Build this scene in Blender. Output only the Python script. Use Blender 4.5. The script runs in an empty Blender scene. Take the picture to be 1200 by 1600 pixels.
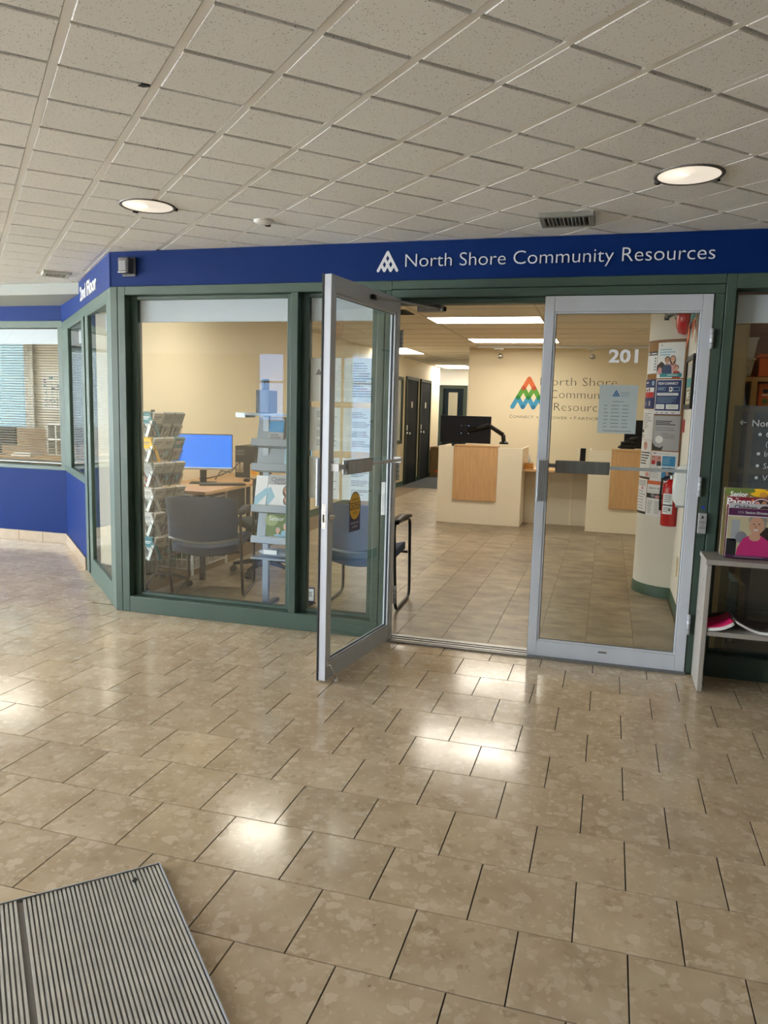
import bpy, bmesh, math, random
from mathutils import Matrix, Vector
random.seed(7)
SC = bpy.context.scene
COL = SC.collection

# ---------------------------------------------------------------- camera
FPX, YAW, PITCH, ROLL = 1195.29, -0.27983, 0.13300, -0.02669
CAM = Vector((0.0, -4.5255, 1.4485))
cy, sy, cp, sp = math.cos(YAW), math.sin(YAW), math.cos(PITCH), math.sin(PITCH)
FWD = Vector((sy*cp, cy*cp, -sp)); RGT = Vector((cy, -sy, 0)); DWN = FWD.cross(RGT)
RG2 = RGT*math.cos(ROLL) + DWN*math.sin(ROLL); DW2 = -RGT*math.sin(ROLL) + DWN*math.cos(ROLL)
cam = bpy.data.cameras.new('camera'); camo = bpy.data.objects.new('camera', cam); COL.objects.link(camo)
cam.sensor_fit = 'VERTICAL'; cam.sensor_height = 32.0; cam.lens = FPX/1600*32.0; cam.clip_start = 0.05; cam.clip_end = 300
camo.matrix_world = Matrix(((RG2.x, -DW2.x, -FWD.x, CAM.x), (RG2.y, -DW2.y, -FWD.y, CAM.y), (RG2.z, -DW2.z, -FWD.z, CAM.z), (0, 0, 0, 1)))
SC.camera = camo

# ---------------------------------------------------------------- sky, daylight, exposure
SKY = 44.0
LAMP_IN = 16.5
LAMP_LOBBY = .8
w = bpy.data.worlds.new('sky'); SC.world = w; w.use_nodes = True
bgn = w.node_tree.nodes['Background']; bgn.inputs[0].default_value = (0.83, 0.91, 1.0, 1); bgn.inputs[1].default_value = SKY
sun = bpy.data.lights.new('sun', 'SUN'); sun.energy = 340.0; sun.angle = .02; sun.color = (1.0, .95, .87); suno = bpy.data.objects.new('sun', sun); COL.objects.link(suno)
suno.rotation_euler = Vector((.55, .55, -1.1)).to_track_quat('-Z', 'Y').to_euler()
SC.view_settings.view_transform = 'Standard'; SC.view_settings.look = 'None'
SC.view_settings.exposure = 0.0; SC.view_settings.gamma = 1.0; SC.view_settings.use_curve_mapping = False
SC.cycles.transparent_max_bounces = 32; SC.cycles.max_bounces = 10; SC.cycles.diffuse_bounces = 5; SC.cycles.glossy_bounces = 5
SC.cycles.caustics_reflective = False; SC.cycles.sample_clamp_indirect = 6.0

def portal(name, loc, rot, sx, sy_):
    l = bpy.data.lights.new(name, 'AREA'); l.shape = 'RECTANGLE'; l.size = sx; l.size_y = sy_; l.cycles.is_portal = True
    o = bpy.data.objects.new(name, l); COL.objects.link(o); o.location = loc; o.rotation_euler = rot

# ---------------------------------------------------------------- colour and material helpers
def lin(c): c /= 255.0; return c/12.92 if c <= .04045 else ((c+.055)/1.055)**2.4
def rgb(r, g, b): return (lin(r), lin(g), lin(b), 1.0)
MATS = {}
def mat(name, col, rough=.5, metal=0.0, noise=0.0, nscale=8.0, bump=0.0, bscale=60.0, spec=.5, rand=0.0, stretch=None, coat=0.0):
    if name in MATS: return MATS[name]
    m = bpy.data.materials.new(name); m.use_nodes = True; nt = m.node_tree; N = nt.nodes; L = nt.links
    b = N['Principled BSDF']; b.inputs['Roughness'].default_value = rough; b.inputs['Metallic'].default_value = metal
    b.inputs['Specular IOR Level'].default_value = spec; b.inputs['Coat Weight'].default_value = coat
    b.inputs['Base Color'].default_value = col
    m.diffuse_color = col
    tc = N.new('ShaderNodeTexCoord')
    src = tc.outputs['Object']
    if stretch:
        mp = N.new('ShaderNodeMapping'); mp.inputs['Scale'].default_value = stretch; L.new(src, mp.inputs[0]); src = mp.outputs[0]
    out = None
    if noise:
        n = N.new('ShaderNodeTexNoise'); n.inputs['Scale'].default_value = nscale; n.inputs['Detail'].default_value = 6
        L.new(src, n.inputs['Vector'])
        r = N.new('ShaderNodeMapRange'); r.inputs['From Min'].default_value = .3; r.inputs['From Max'].default_value = .7
        r.inputs['To Min'].default_value = 1-noise; r.inputs['To Max'].default_value = 1+noise; L.new(n.outputs['Fac'], r.inputs['Value']); out = r.outputs[0]
    if rand:
        oi = N.new('ShaderNodeObjectInfo'); r2 = N.new('ShaderNodeMapRange'); r2.inputs['To Min'].default_value = 1-rand; r2.inputs['To Max'].default_value = 1+rand
        L.new(oi.outputs['Random'], r2.inputs['Value'])
        if out:
            mm = N.new('ShaderNodeMath'); mm.operation = 'MULTIPLY'; L.new(out, mm.inputs[0]); L.new(r2.outputs[0], mm.inputs[1]); out = mm.outputs[0]
        else: out = r2.outputs[0]
    if out:
        vm = N.new('ShaderNodeVectorMath'); vm.operation = 'SCALE'; vm.inputs[0].default_value = col[:3]; L.new(out, vm.inputs['Scale']); L.new(vm.outputs[0], b.inputs['Base Color'])
    if bump:
        n2 = N.new('ShaderNodeTexNoise'); n2.inputs['Scale'].default_value = bscale; n2.inputs['Detail'].default_value = 4; L.new(src, n2.inputs['Vector'])
        bp = N.new('ShaderNodeBump'); bp.inputs['Strength'].default_value = bump; bp.inputs['Distance'].default_value = .002
        L.new(n2.outputs['Fac'], bp.inputs['Height']); L.new(bp.outputs[0], b.inputs['Normal'])
    MATS[name] = m; return m
def emit(name, col, strength):
    m = bpy.data.materials.new(name); m.use_nodes = True; N = m.node_tree.nodes; b = N['Principled BSDF']
    b.inputs['Base Color'].default_value = (col[0]*.6, col[1]*.6, col[2]*.6, 1); b.inputs['Emission Color'].default_value = col; b.inputs['Emission Strength'].default_value = strength
    MATS[name] = m; return m
def glass_mat(name, tint, ior=1.5, opac=0.0):
    m = bpy.data.materials.new(name); m.use_nodes = True; nt = m.node_tree; N = nt.nodes; L = nt.links
    N.remove(N['Principled BSDF']); out = N['Material Output']
    tr = N.new('ShaderNodeBsdfTransparent'); tr.inputs[0].default_value = tint
    gl = N.new('ShaderNodeBsdfGlossy'); gl.inputs['Roughness'].default_value = 0.0
    fr = N.new('ShaderNodeFresnel'); fr.inputs['IOR'].default_value = ior
    mx = N.new('ShaderNodeMixShader'); src = tr
    if opac:
        df = N.new('ShaderNodeBsdfDiffuse'); df.inputs[0].default_value = (.75, .8, .82, 1)
        m2 = N.new('ShaderNodeMixShader'); m2.inputs[0].default_value = opac; L.new(tr.outputs[0], m2.inputs[1]); L.new(df.outputs[0], m2.inputs[2]); src = m2
    ge = N.new('ShaderNodeNewGeometry'); fm_ = N.new('ShaderNodeMath'); fm_.operation = 'SUBTRACT'; fm_.inputs[0].default_value = 1; L.new(ge.outputs['Backfacing'], fm_.inputs[1])
    ml = N.new('ShaderNodeMath'); ml.operation = 'MULTIPLY'; L.new(fr.outputs[0], ml.inputs[0]); L.new(fm_.outputs[0], ml.inputs[1]); L.new(ml.outputs[0], mx.inputs[0]); L.new(src.outputs[0], mx.inputs[1]); L.new(gl.outputs[0], mx.inputs[2]); L.new(mx.outputs[0], out.inputs['Surface'])
    MATS[name] = m; return m

# ---------------------------------------------------------------- mesh builder
ORG = {}
class MB:
    def __init__(s): s.v = []; s.f = []; s.mi = []; s.mats = []; s.cur = 0; s.M = None; s.fn = None; s.sm = []; s.smooth = False
    def use(s, m):
        if m not in s.mats: s.mats.append(m)
        s.cur = s.mats.index(m); return s
    def add(s, vs, fs):
        b = len(s.v)
        for p in vs:
            p = Vector(p)
            if s.M is not None: p = s.M @ p
            if s.fn is not None: p = Vector(s.fn(*p))
            s.v.append(p)
        for f in fs: s.f.append([b+i for i in f]); s.mi.append(s.cur); s.sm.append(s.smooth)
        return s
    def box(s, x0, y0, z0, x1, y1, z1):
        return s.add([(x0,y0,z0),(x1,y0,z0),(x1,y1,z0),(x0,y1,z0),(x0,y0,z1),(x1,y0,z1),(x1,y1,z1),(x0,y1,z1)],
                     [(3,2,1,0),(4,5,6,7),(0,1,5,4),(1,2,6,5),(2,3,7,6),(3,0,4,7)])
    def prism(s, poly, z0, z1):
        n = len(poly)
        return s.add([(x,y,z0) for x,y in poly]+[(x,y,z1) for x,y in poly], [tuple(range(n-1,-1,-1)), tuple(range(n,2*n))]+[(i,(i+1)%n,n+(i+1)%n,n+i) for i in range(n)])
    def lathe(s, prof, n=20, cap=True):
        vs = []; fs = []; k = len(prof); old = s.smooth
        for i in range(n):
            a = 2*math.pi*i/n
            for r, z in prof: vs.append((r*math.cos(a), r*math.sin(a), z))
        for i in range(n):
            j = (i+1) % n
            for q in range(k-1): fs.append((i*k+q, j*k+q, j*k+q+1, i*k+q+1))
        if cap: fs += [tuple(i*k for i in range(n-1,-1,-1)), tuple(i*k+k-1 for i in range(n))]
        return s.add(vs, fs)
    def tube(s, pts, r, n=8, closed=False):
        pts = [Vector(p) for p in pts]; m = len(pts); vs = []; fs = []; up = None
        for i, p in enumerate(pts):
            a = pts[(i-1) % m] if (closed or i > 0) else p; b = pts[(i+1) % m] if (closed or i < m-1) else p
            t = (b-a).normalized()
            if up is None: up = Vector((0,0,1)) if abs(t.z) < .9 else Vector((1,0,0))
            u = (up - t*up.dot(t)).normalized(); up = u; v = t.cross(u)
            rr = r[i] if isinstance(r, (list, tuple)) else r
            for k in range(n):
                q = 2*math.pi*k/n; vs.append(p+u*rr*math.cos(q)+v*rr*math.sin(q))
        for i in range(m if closed else m-1):
            j = (i+1) % m
            for k in range(n): fs.append((i*n+k, i*n+(k+1)%n, j*n+(k+1)%n, j*n+k))
        if not closed: fs += [tuple(range(n-1,-1,-1)), tuple((m-1)*n+k for k in range(n))]
        o = s.smooth; s.smooth = True; s.add(vs, fs); s.smooth = o; return s
    def cyl(s, a, b, r, n=12): return s.tube([a, b], r, n)
    def slab(s, fn, nu, nv, th):
        """closed curved slab: fn(u,v)->(point, normal)"""
        vs = []; fs = []; W = nu+1
        for side in (0, 1):
            for j in range(nv+1):
                for i in range(nu+1):
                    p, nn = fn(i/nu, j/nv); vs.append(Vector(p)+Vector(nn).normalized()*(th*(.5-side)))
        B = W*(nv+1)
        for j in range(nv):
            for i in range(nu):
                a = j*W+i; fs.append((a,a+1,a+W+1,a+W)); fs.append((B+a,B+a+W,B+a+W+1,B+a+1))
        rim = [i for i in range(W)]+[j*W+nu for j in range(1,nv+1)]+[nv*W+i for i in range(nu-1,-1,-1)]+[j*W for j in range(nv-1,0,-1)]
        for k in range(len(rim)):
            a, b = rim[k], rim[(k+1)%len(rim)]; fs.append((b, a, B+a, B+b))
        o = s.smooth; s.smooth = True; s.add(vs, fs); s.smooth = o; return s
    def build(s, name, m=None, parent=None, bevel=0.0, flat=False):
        me = bpy.data.meshes.new(name)
        org = ORG.get(parent.name, Vector()) if parent else Vector()
        me.from_pydata([tuple(p-org) for p in s.v], [], s.f)
        ms = s.mats if s.mats else [m]
        for q in ms: me.materials.append(q)
        me.polygons.foreach_set('material_index', s.mi if s.mats else [0]*len(s.f))
        me.polygons.foreach_set('use_smooth', s.sm)
        if not flat:
            bm = bmesh.new(); bm.from_mesh(me); bmesh.ops.recalc_face_normals(bm, faces=bm.faces); bm.to_mesh(me); bm.free()
        me.update()
        o = bpy.data.objects.new(name, me); COL.objects.link(o)
        if parent: o.parent = parent; ORG[o.name] = org
        if bevel:
            md = o.modifiers.new('bevel', 'BEVEL'); md.width = bevel; md.segments = 2; md.limit_method = 'ANGLE'; md.angle_limit = math.radians(40)
        return o
def bx(*a): return MB().box(*a)
def tag(o, label, cat, group=None):
    o['label'] = label; o['category'] = cat
    if group: o['group'] = group
    return o
def thing(name, label, cat, loc=(0,0,0), rz=0.0, group=None, local=False):
    o = bpy.data.objects.new(name, None); COL.objects.link(o); o.empty_display_size = .05
    o.location = loc; o.rotation_euler = (0,0,rz); ORG[o.name] = Vector((0,0,0)) if (local or rz) else Vector(loc)
    return tag(o, label, cat, group)
def struct(o, label=None):
    o['kind'] = 'structure'
    if label: o['label'] = label
    return o
def sroot(name, label, loc=(0,0,0), rz=0.0, local=False):
    o = bpy.data.objects.new(name, None); COL.objects.link(o); o.empty_display_size = .05; o.location = loc; o.rotation_euler = (0,0,rz)
    ORG[o.name] = Vector((0,0,0)) if (local or rz) else Vector(loc); return struct(o, label)
def copy_tree(root, loc, rz, label=None, group=None):
    r = root.copy(); COL.objects.link(r); r.location = loc; r.rotation_euler = (0,0,rz)
    if label: r['label'] = label
    if group: r['group'] = group
    for ch in list(root.children):
        c = ch.copy(); COL.objects.link(c); c.parent = r
        for g in list(ch.children):
            d = g.copy(); COL.objects.link(d); d.parent = c
    return r

# ---------------------------------------------------------------- lettering and flat print
TXT = {}
def text_geo(s, weight=0.0, shear=0.0, depth=0.0, res=3, space=1.0):
    k = (s, weight, shear, depth, res, space)
    if k in TXT: return TXT[k]
    cu = bpy.data.curves.new('lettering', 'FONT'); cu.body = s; cu.size = 1.0; cu.shear = shear; cu.offset = weight; cu.extrude = depth; cu.resolution_u = res; cu.space_character = space
    o = bpy.data.objects.new('lettering', cu); COL.objects.link(o)
    dg = bpy.context.evaluated_depsgraph_get(); me = bpy.data.meshes.new_from_object(o.evaluated_get(dg))
    vs = [tuple(v.co) for v in me.vertices]; fs = [tuple(p.vertices) for p in me.polygons]
    bpy.data.objects.remove(o); bpy.data.meshes.remove(me); bpy.data.curves.remove(cu)
    TXT[k] = (vs, fs); return TXT[k]
def plane_fn(org, U, V, off=0.0):
    org, U, V = Vector(org), Vector(U).normalized(), Vector(V).normalized(); N = U.cross(V)
    return lambda u, v, w: org+U*u+V*v+N*(w+off)
def front_fn(x, y, z): return plane_fn((x,y,z), (1,0,0), (0,0,1))
def cyl_fn(cx, cy_, r, a0, z0, off=0.0):
    def f(u, v, w_):
        a = a0+u/r; q = r+w_+off; return (cx+q*math.cos(a), cy_+q*math.sin(a), z0+v)
    return f
def clip(poly, a, b, c):
    """keep a*x+b*y<=c"""
    out = []
    for i in range(len(poly)):
        p, q = poly[i], poly[(i+1) % len(poly)]; dp = a*p[0]+b*p[1]-c; dq = a*q[0]+b*q[1]-c
        if dp <= 0: out.append(p)
        if dp*dq < 0: t = dp/(dp-dq); out.append((p[0]+(q[0]-p[0])*t, p[1]+(q[1]-p[1])*t))
    return out
class Print(MB):
    """flat print laid on a surface: u along, v up, thin layers"""
    STEP = .0002
    def __init__(s, fn, curved=False): super().__init__(); s.fn = fn; s.curved = curved
    def face(s, pts, h):
        if not s.curved: return s.add([(u,v,h) for u, v in pts], [tuple(range(len(pts)))])
        a = min(p[0] for p in pts); b = max(p[0] for p in pts); n = max(1, math.ceil((b-a)/.012))
        for i in range(n):
            q = clip(clip(list(pts), 1, 0, a+(b-a)*(i+1)/n), -1, 0, -(a+(b-a)*i/n))
            if len(q) > 2: s.add([(u,v,h) for u, v in q], [tuple(range(len(q)))])
        return s
    def rect(s, u0, v0, u1, v1, m, layer=1, n=1):
        s.use(m); return s.face([(u0,v0),(u1,v0),(u1,v1),(u0,v1)], layer*s.STEP)
    def ell(s, u, v, ru, rv, m, layer=1, n=14):
        s.use(m); return s.face([(u+ru*math.cos(2*math.pi*i/n), v+rv*math.sin(2*math.pi*i/n)) for i in range(n)], layer*s.STEP)
    def poly(s, pts, m, layer=1):
        s.use(m); return s.face(pts, layer*s.STEP)
    def text(s, t, u, v, h, m, layer=2, width=None, align='L', weight=0.0, shear=0.0, space=1.0):
        vs, fs = text_geo(t, weight, shear, 0.0, 2, space); cap = .73
        x0 = min(p[0] for p in vs); x1 = max(p[0] for p in vs); k = h/cap; kx = k if width is None else width/(x1-x0)
        ww = (x1-x0)*kx; o = u if align == 'L' else (u-ww/2 if align == 'C' else u-ww)
        s.use(m); return s.add([(o+(p[0]-x0)*kx, v+p[1]*k, layer*s.STEP) for p in vs], fs)
    def lines(s, u0, u1, v0, v1, n, m, layer=2, ragged=.3, th=.5):
        st = (v1-v0)/n
        for i in range(n):
            v = v1-st*(i+.5); s.rect(u0, v-st*th/2, u1-(u1-u0)*ragged*random.random(), v+st*th/2, m, layer)
        return s

# ---------------------------------------------------------------- materials
M_GREEN = mat('green_painted_metal', rgb(58,76,66), .45, noise=.07, nscale=5, bump=.05, bscale=200, spec=.35)
M_GREEN_IN = mat('green_rubber_base', rgb(52,82,62), .5)
M_BLUE = mat('blue_wall_paint', rgb(0,30,84), .6, noise=.05, nscale=3, bump=.05, bscale=180, spec=.1)
M_CREAM = mat('cream_wall_paint', rgb(232,220,190), .7, noise=.02, nscale=2, bump=.05, bscale=150)
M_CREAM_L = mat('pale_wall_paint', rgb(225,219,205), .7, noise=.03, nscale=2)
M_ALU = mat('satin_aluminium', rgb(182,186,190), .38, metal=.25, noise=.04, nscale=6, stretch=(1,1,.1))
M_ALU_D = mat('brushed_aluminium', rgb(150,152,152), .32, metal=.8, noise=.12, nscale=30, stretch=(1,1,.03))
M_STEEL = mat('bright_steel', rgb(205,205,205), .22, metal=1.0)
M_BLACK = mat('black_plastic', rgb(12,12,13), .45, spec=.3)
M_RUBBER = mat('black_rubber', rgb(14,14,15), .7)
M_WHITE = mat('white_plastic', rgb(228,228,224), .4)
M_PAPER = mat('white_paper', rgb(236,236,232), .6)
M_WHITEL = mat('white_laminate', rgb(238,228,206), .45, noise=.015, nscale=4)
M_MAPLE = mat('maple_laminate', rgb(206,164,116), .4, noise=.1, nscale=9, stretch=(6,6,.6))
M_GLASS = glass_mat('clear_glass', (.96,.98,.975,1), 1.7)
M_TINT = glass_mat('sky_dimming_glass', (.26,.33,.42,1), 1.5)  # panes and tint added to dim the sky reflected in the storefront
M_ACRYL = glass_mat('clear_acrylic', (.93,.95,.96,1), 1.45)
M_FILM = glass_mat('frosted_film', (.62,.64,.63,1), 1.3, .12)
M_SHEER = glass_mat('thin_paper_sheet', (.6,.62,.64,1), 1.2, .72)
M_TRED = mat('red_enamel', rgb(178,20,26), .25)
M_LETTER = mat('white_lettering', rgb(232,233,235), .5)

def stone_material():
    m = bpy.data.materials.new('polished_agglomerate_stone'); m.use_nodes = True; nt = m.node_tree; N = nt.nodes; L = nt.links; b = N['Principled BSDF']
    geo = N.new('ShaderNodeNewGeometry'); oi = N.new('ShaderNodeObjectInfo')
    sc = N.new('ShaderNodeVectorMath'); sc.operation = 'SCALE'; L.new(oi.outputs['Random'], sc.inputs['Scale']); sc.inputs[0].default_value = (7.3, 11.1, 3.7)
    ad = N.new('ShaderNodeVectorMath'); ad.operation = 'ADD'; L.new(geo.outputs['Position'], ad.inputs[0]); L.new(sc.outputs[0], ad.inputs[1])
    nz = N.new('ShaderNodeTexNoise'); nz.inputs['Scale'].default_value = 22; nz.inputs['Detail'].default_value = 3; L.new(ad.outputs[0], nz.inputs['Vector'])
    wob = N.new('ShaderNodeVectorMath'); wob.operation = 'MULTIPLY_ADD'; L.new(nz.outputs['Color'], wob.inputs[0]); wob.inputs[1].default_value = (.055,.055,.055); L.new(ad.outputs[0], wob.inputs[2])
    def chips(scale, lo, hi):
        v = N.new('ShaderNodeTexVoronoi'); v.inputs['Scale'].default_value = scale; L.new(wob.outputs[0], v.inputs['Vector'])
        s2 = N.new('ShaderNodeSeparateColor'); L.new(v.outputs['Color'], s2.inputs[0])
        r = N.new('ShaderNodeMapRange'); r.inputs['From Min'].default_value = lo; r.inputs['From Max'].default_value = hi; L.new(s2.outputs[0], r.inputs['Value'])
        d = N.new('ShaderNodeMapRange'); d.inputs['From Min'].default_value = .56; d.inputs['From Max'].default_value = .5; L.new(v.outputs['Distance'], d.inputs['Value'])
        mu = N.new('ShaderNodeMath'); mu.operation = 'MULTIPLY'; L.new(r.outputs[0], mu.inputs[0]); L.new(d.outputs[0], mu.inputs[1]); return mu.outputs[0]
    c1 = chips(23, .68, .95); c2 = chips(52, .6, .95); c3 = chips(34, .86, .97)
    n2 = N.new('ShaderNodeTexNoise'); n2.inputs['Scale'].default_value = 6; n2.inputs['Detail'].default_value = 8; L.new(ad.outputs[0], n2.inputs['Vector'])
    ramp = N.new('ShaderNodeValToRGB'); ramp.color_ramp.elements[0].position = .3; ramp.color_ramp.elements[0].color = rgb(182,161,132); ramp.color_ramp.elements[1].position = .7; ramp.color_ramp.elements[1].color = rgb(203,184,155)
    L.new(n2.outputs['Fac'], ramp.inputs[0])
    def mix(a, fac, amt, col):
        x = N.new('ShaderNodeMix'); x.data_type = 'RGBA'; f = N.new('ShaderNodeMath'); f.operation = 'MULTIPLY'; f.inputs[1].default_value = amt; L.new(fac, f.inputs[0])
        L.new(f.outputs[0], x.inputs[0]); L.new(a, x.inputs[6]); x.inputs[7].default_value = col; return x.outputs[2]
    c = mix(ramp.outputs[0], c2, .5, rgb(220,203,176)); c = mix(c, c1, .55, rgb(224,208,184)); c = mix(c, c3, .35, rgb(150,126,98))
    v4 = N.new('ShaderNodeTexVoronoi'); v4.inputs['Scale'].default_value = 9; L.new(wob.outputs[0], v4.inputs['Vector'])
    pit = N.new('ShaderNodeMapRange'); pit.inputs['From Min'].default_value = .055; pit.inputs['From Max'].default_value = .03; L.new(v4.outputs['Distance'], pit.inputs['Value'])
    c = mix(c, pit.outputs[0], .6, rgb(96,78,60))
    tr = N.new('ShaderNodeMapRange'); tr.inputs['To Min'].default_value = .93; tr.inputs['To Max'].default_value = 1.05; L.new(oi.outputs['Random'], tr.inputs['Value'])
    fin = N.new('ShaderNodeVectorMath'); fin.operation = 'SCALE'; L.new(c, fin.inputs[0]); L.new(tr.outputs[0], fin.inputs['Scale'])
    L.new(fin.outputs[0], b.inputs['Base Color'])
    n3 = N.new('ShaderNodeTexNoise'); n3.inputs['Scale'].default_value = 3; n3.inputs['Detail'].default_value = 6; L.new(geo.outputs['Position'], n3.inputs['Vector'])
    rr = N.new('ShaderNodeMapRange'); rr.inputs['From Min'].default_value = .3; rr.inputs['From Max'].default_value = .7; rr.inputs['To Min'].default_value = .10; rr.inputs['To Max'].default_value = .2
    L.new(n3.outputs['Fac'], rr.inputs['Value']); L.new(rr.outputs[0], b.inputs['Roughness'])
    return m
def vinyl_material():
    m = bpy.data.materials.new('vinyl_stone_tile'); m.use_nodes = True; nt = m.node_tree; N = nt.nodes; L = nt.links; b = N['Principled BSDF']
    geo = N.new('ShaderNodeNewGeometry'); oi = N.new('ShaderNodeObjectInfo')
    sc = N.new('ShaderNodeVectorMath'); sc.operation = 'SCALE'; L.new(oi.outputs['Random'], sc.inputs['Scale']); sc.inputs[0].default_value = (9.3, 13.1, 3.7)
    ad = N.new('ShaderNodeVectorMath'); ad.operation = 'ADD'; L.new(geo.outputs['Position'], ad.inputs[0]); L.new(sc.outputs[0], ad.inputs[1])
    mp = N.new('ShaderNodeMapping'); mp.inputs['Scale'].default_value = (2.8, 4.2, 1); L.new(ad.outputs[0], mp.inputs[0])
    n2 = N.new('ShaderNodeTexNoise'); n2.inputs['Scale'].default_value = 1.6; n2.inputs['Detail'].default_value = 9; n2.inputs['Roughness'].default_value = .62; L.new(mp.outputs[0], n2.inputs['Vector'])
    ramp = N.new('ShaderNodeValToRGB'); e = ramp.color_ramp.elements; e[0].position = .32; e[0].color = rgb(112,99,80); e[1].position = .68; e[1].color = rgb(164,150,126)
    L.new(n2.outputs['Fac'], ramp.inputs[0])
    tr = N.new('ShaderNodeMapRange'); tr.inputs['To Min'].default_value = .88; tr.inputs['To Max'].default_value = 1.04; L.new(oi.outputs['Random'], tr.inputs['Value'])
    fin = N.new('ShaderNodeVectorMath'); fin.operation = 'SCALE'; L.new(ramp.outputs[0], fin.inputs[0]); L.new(tr.outputs[0], fin.inputs['Scale'])
    L.new(fin.outputs[0], b.inputs['Base Color']); b.inputs['Roughness'].default_value = .36
    return m
def fissure_material(name, col, spots, amount):
    m = bpy.data.materials.new(name); m.use_nodes = True; nt = m.node_tree; N = nt.nodes; L = nt.links; b = N['Principled BSDF']; b.inputs['Roughness'].default_value = .9
    b.inputs['Specular IOR Level'].default_value = .15
    geo = N.new('ShaderNodeNewGeometry'); oi = N.new('ShaderNodeObjectInfo')
    sc = N.new('ShaderNodeVectorMath'); sc.operation = 'SCALE'; L.new(oi.outputs['Random'], sc.inputs['Scale']); sc.inputs[0].default_value = (7.3, 11.1, 3.7)
    ad = N.new('ShaderNodeVectorMath'); ad.operation = 'ADD'; L.new(geo.outputs['Position'], ad.inputs[0]); L.new(sc.outputs[0], ad.inputs[1])
    nz = N.new('ShaderNodeTexNoise'); nz.inputs['Scale'].default_value = 30; L.new(ad.outputs[0], nz.inputs['Vector'])
    wob = N.new('ShaderNodeVectorMath'); wob.operation = 'MULTIPLY_ADD'; L.new(nz.outputs['Color'], wob.inputs[0]); wob.inputs[1].default_value = (.03,.03,.03); L.new(ad.outputs[0], wob.inputs[2])
    v = N.new('ShaderNodeTexVoronoi'); v.inputs['Scale'].default_value = spots; L.new(wob.outputs[0], v.inputs['Vector'])
    s2 = N.new('ShaderNodeSeparateColor'); L.new(v.outputs['Color'], s2.inputs[0])
    th = N.new('ShaderNodeMath'); th.operation = 'MULTIPLY'; th.inputs[1].default_value = .27; L.new(s2.outputs[1], th.inputs[0])
    lt = N.new('ShaderNodeMath'); lt.operation = 'LESS_THAN'; L.new(v.outputs['Distance'], lt.inputs[0]); L.new(th.outputs[0], lt.inputs[1])
    f = N.new('ShaderNodeMath'); f.operation = 'MULTIPLY'; f.inputs[1].default_value = amount; L.new(lt.outputs[0], f.inputs[0])
    x = N.new('ShaderNodeMix'); x.data_type = 'RGBA'; L.new(f.outputs[0], x.inputs[0]); x.inputs[6].default_value = col; x.inputs[7].default_value = rgb(70,62,54)
    tr = N.new('ShaderNodeMapRange'); tr.inputs['To Min'].default_value = .96; tr.inputs['To Max'].default_value = 1.03; L.new(oi.outputs['Random'], tr.inputs['Value'])
    fin = N.new('ShaderNodeVectorMath'); fin.operation = 'SCALE'; L.new(x.outputs[2], fin.inputs[0]); L.new(tr.outputs[0], fin.inputs['Scale'])
    L.new(fin.outputs[0], b.inputs['Base Color'])
    bp = N.new('ShaderNodeBump'); bp.inputs['Strength'].default_value = .5; bp.inputs['Distance'].default_value = .002; bp.invert = True
    L.new(lt.outputs[0], bp.inputs['Height']); L.new(bp.outputs[0], b.inputs['Normal'])
    return m
M_STONE = stone_material(); M_VINYL = vinyl_material()
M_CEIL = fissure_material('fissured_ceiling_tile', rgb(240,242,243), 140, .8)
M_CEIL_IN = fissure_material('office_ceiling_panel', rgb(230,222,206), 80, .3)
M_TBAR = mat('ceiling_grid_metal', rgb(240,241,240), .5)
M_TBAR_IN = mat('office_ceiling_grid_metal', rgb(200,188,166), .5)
M_GROUT = mat('dark_grout', rgb(44,33,26), .9, noise=.2, nscale=30)
M_VOID = mat('dark_plenum', rgb(78,73,67), .9)
M_GROUT_IN = mat('vinyl_joint', rgb(112,94,70), .8)
M_BASE = mat('stone_baseboard', rgb(146,130,108), .3, noise=.1, nscale=14)
M_CARPET = mat('slate_carpet', rgb(70,74,76), .95, noise=.15, nscale=120, bump=.5, bscale=400)

def in_view(p, pad=60):
    q = Vector(p)-CAM; d = q.dot(FWD)
    if d < .1: return None
    x = 600+FPX*q.dot(RG2)/d; y = 800+FPX*q.dot(DW2)/d
    if -pad < x < 1200+pad and -pad < y < 1600+pad: return 1.0/d
    return None
ZC = 2.4356

# ---------------------------------------------------------------- large structure: floors and ceilings
def tile_geo(mb, poly, z0, z1, ch):
    """flat tile with a chamfered upper (or lower, when z1<z0) edge"""
    cx = sum(p[0] for p in poly)/len(poly); cy_ = sum(p[1] for p in poly)/len(poly); n = len(poly); s = 1 if z1 > z0 else -1
    def inset(p):
        d = math.hypot(p[0]-cx, p[1]-cy_); k = max(0, 1-ch*1.3/max(d, 1e-6)); return (cx+(p[0]-cx)*k, cy_+(p[1]-cy_)*k)
    ins = [inset(p) for p in poly]
    vs = [(x,y,z0) for x,y in poly]+[(x,y,z1-s*ch) for x,y in poly]+[(x,y,z1) for x,y in ins]
    fs = [tuple(range(2*n,3*n))]
    for i in range(n):
        j = (i+1) % n; fs += [(i,j,n+j,n+i), (n+i,n+j,2*n+j,2*n+i)]
    return mb.add(vs, fs)

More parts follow.
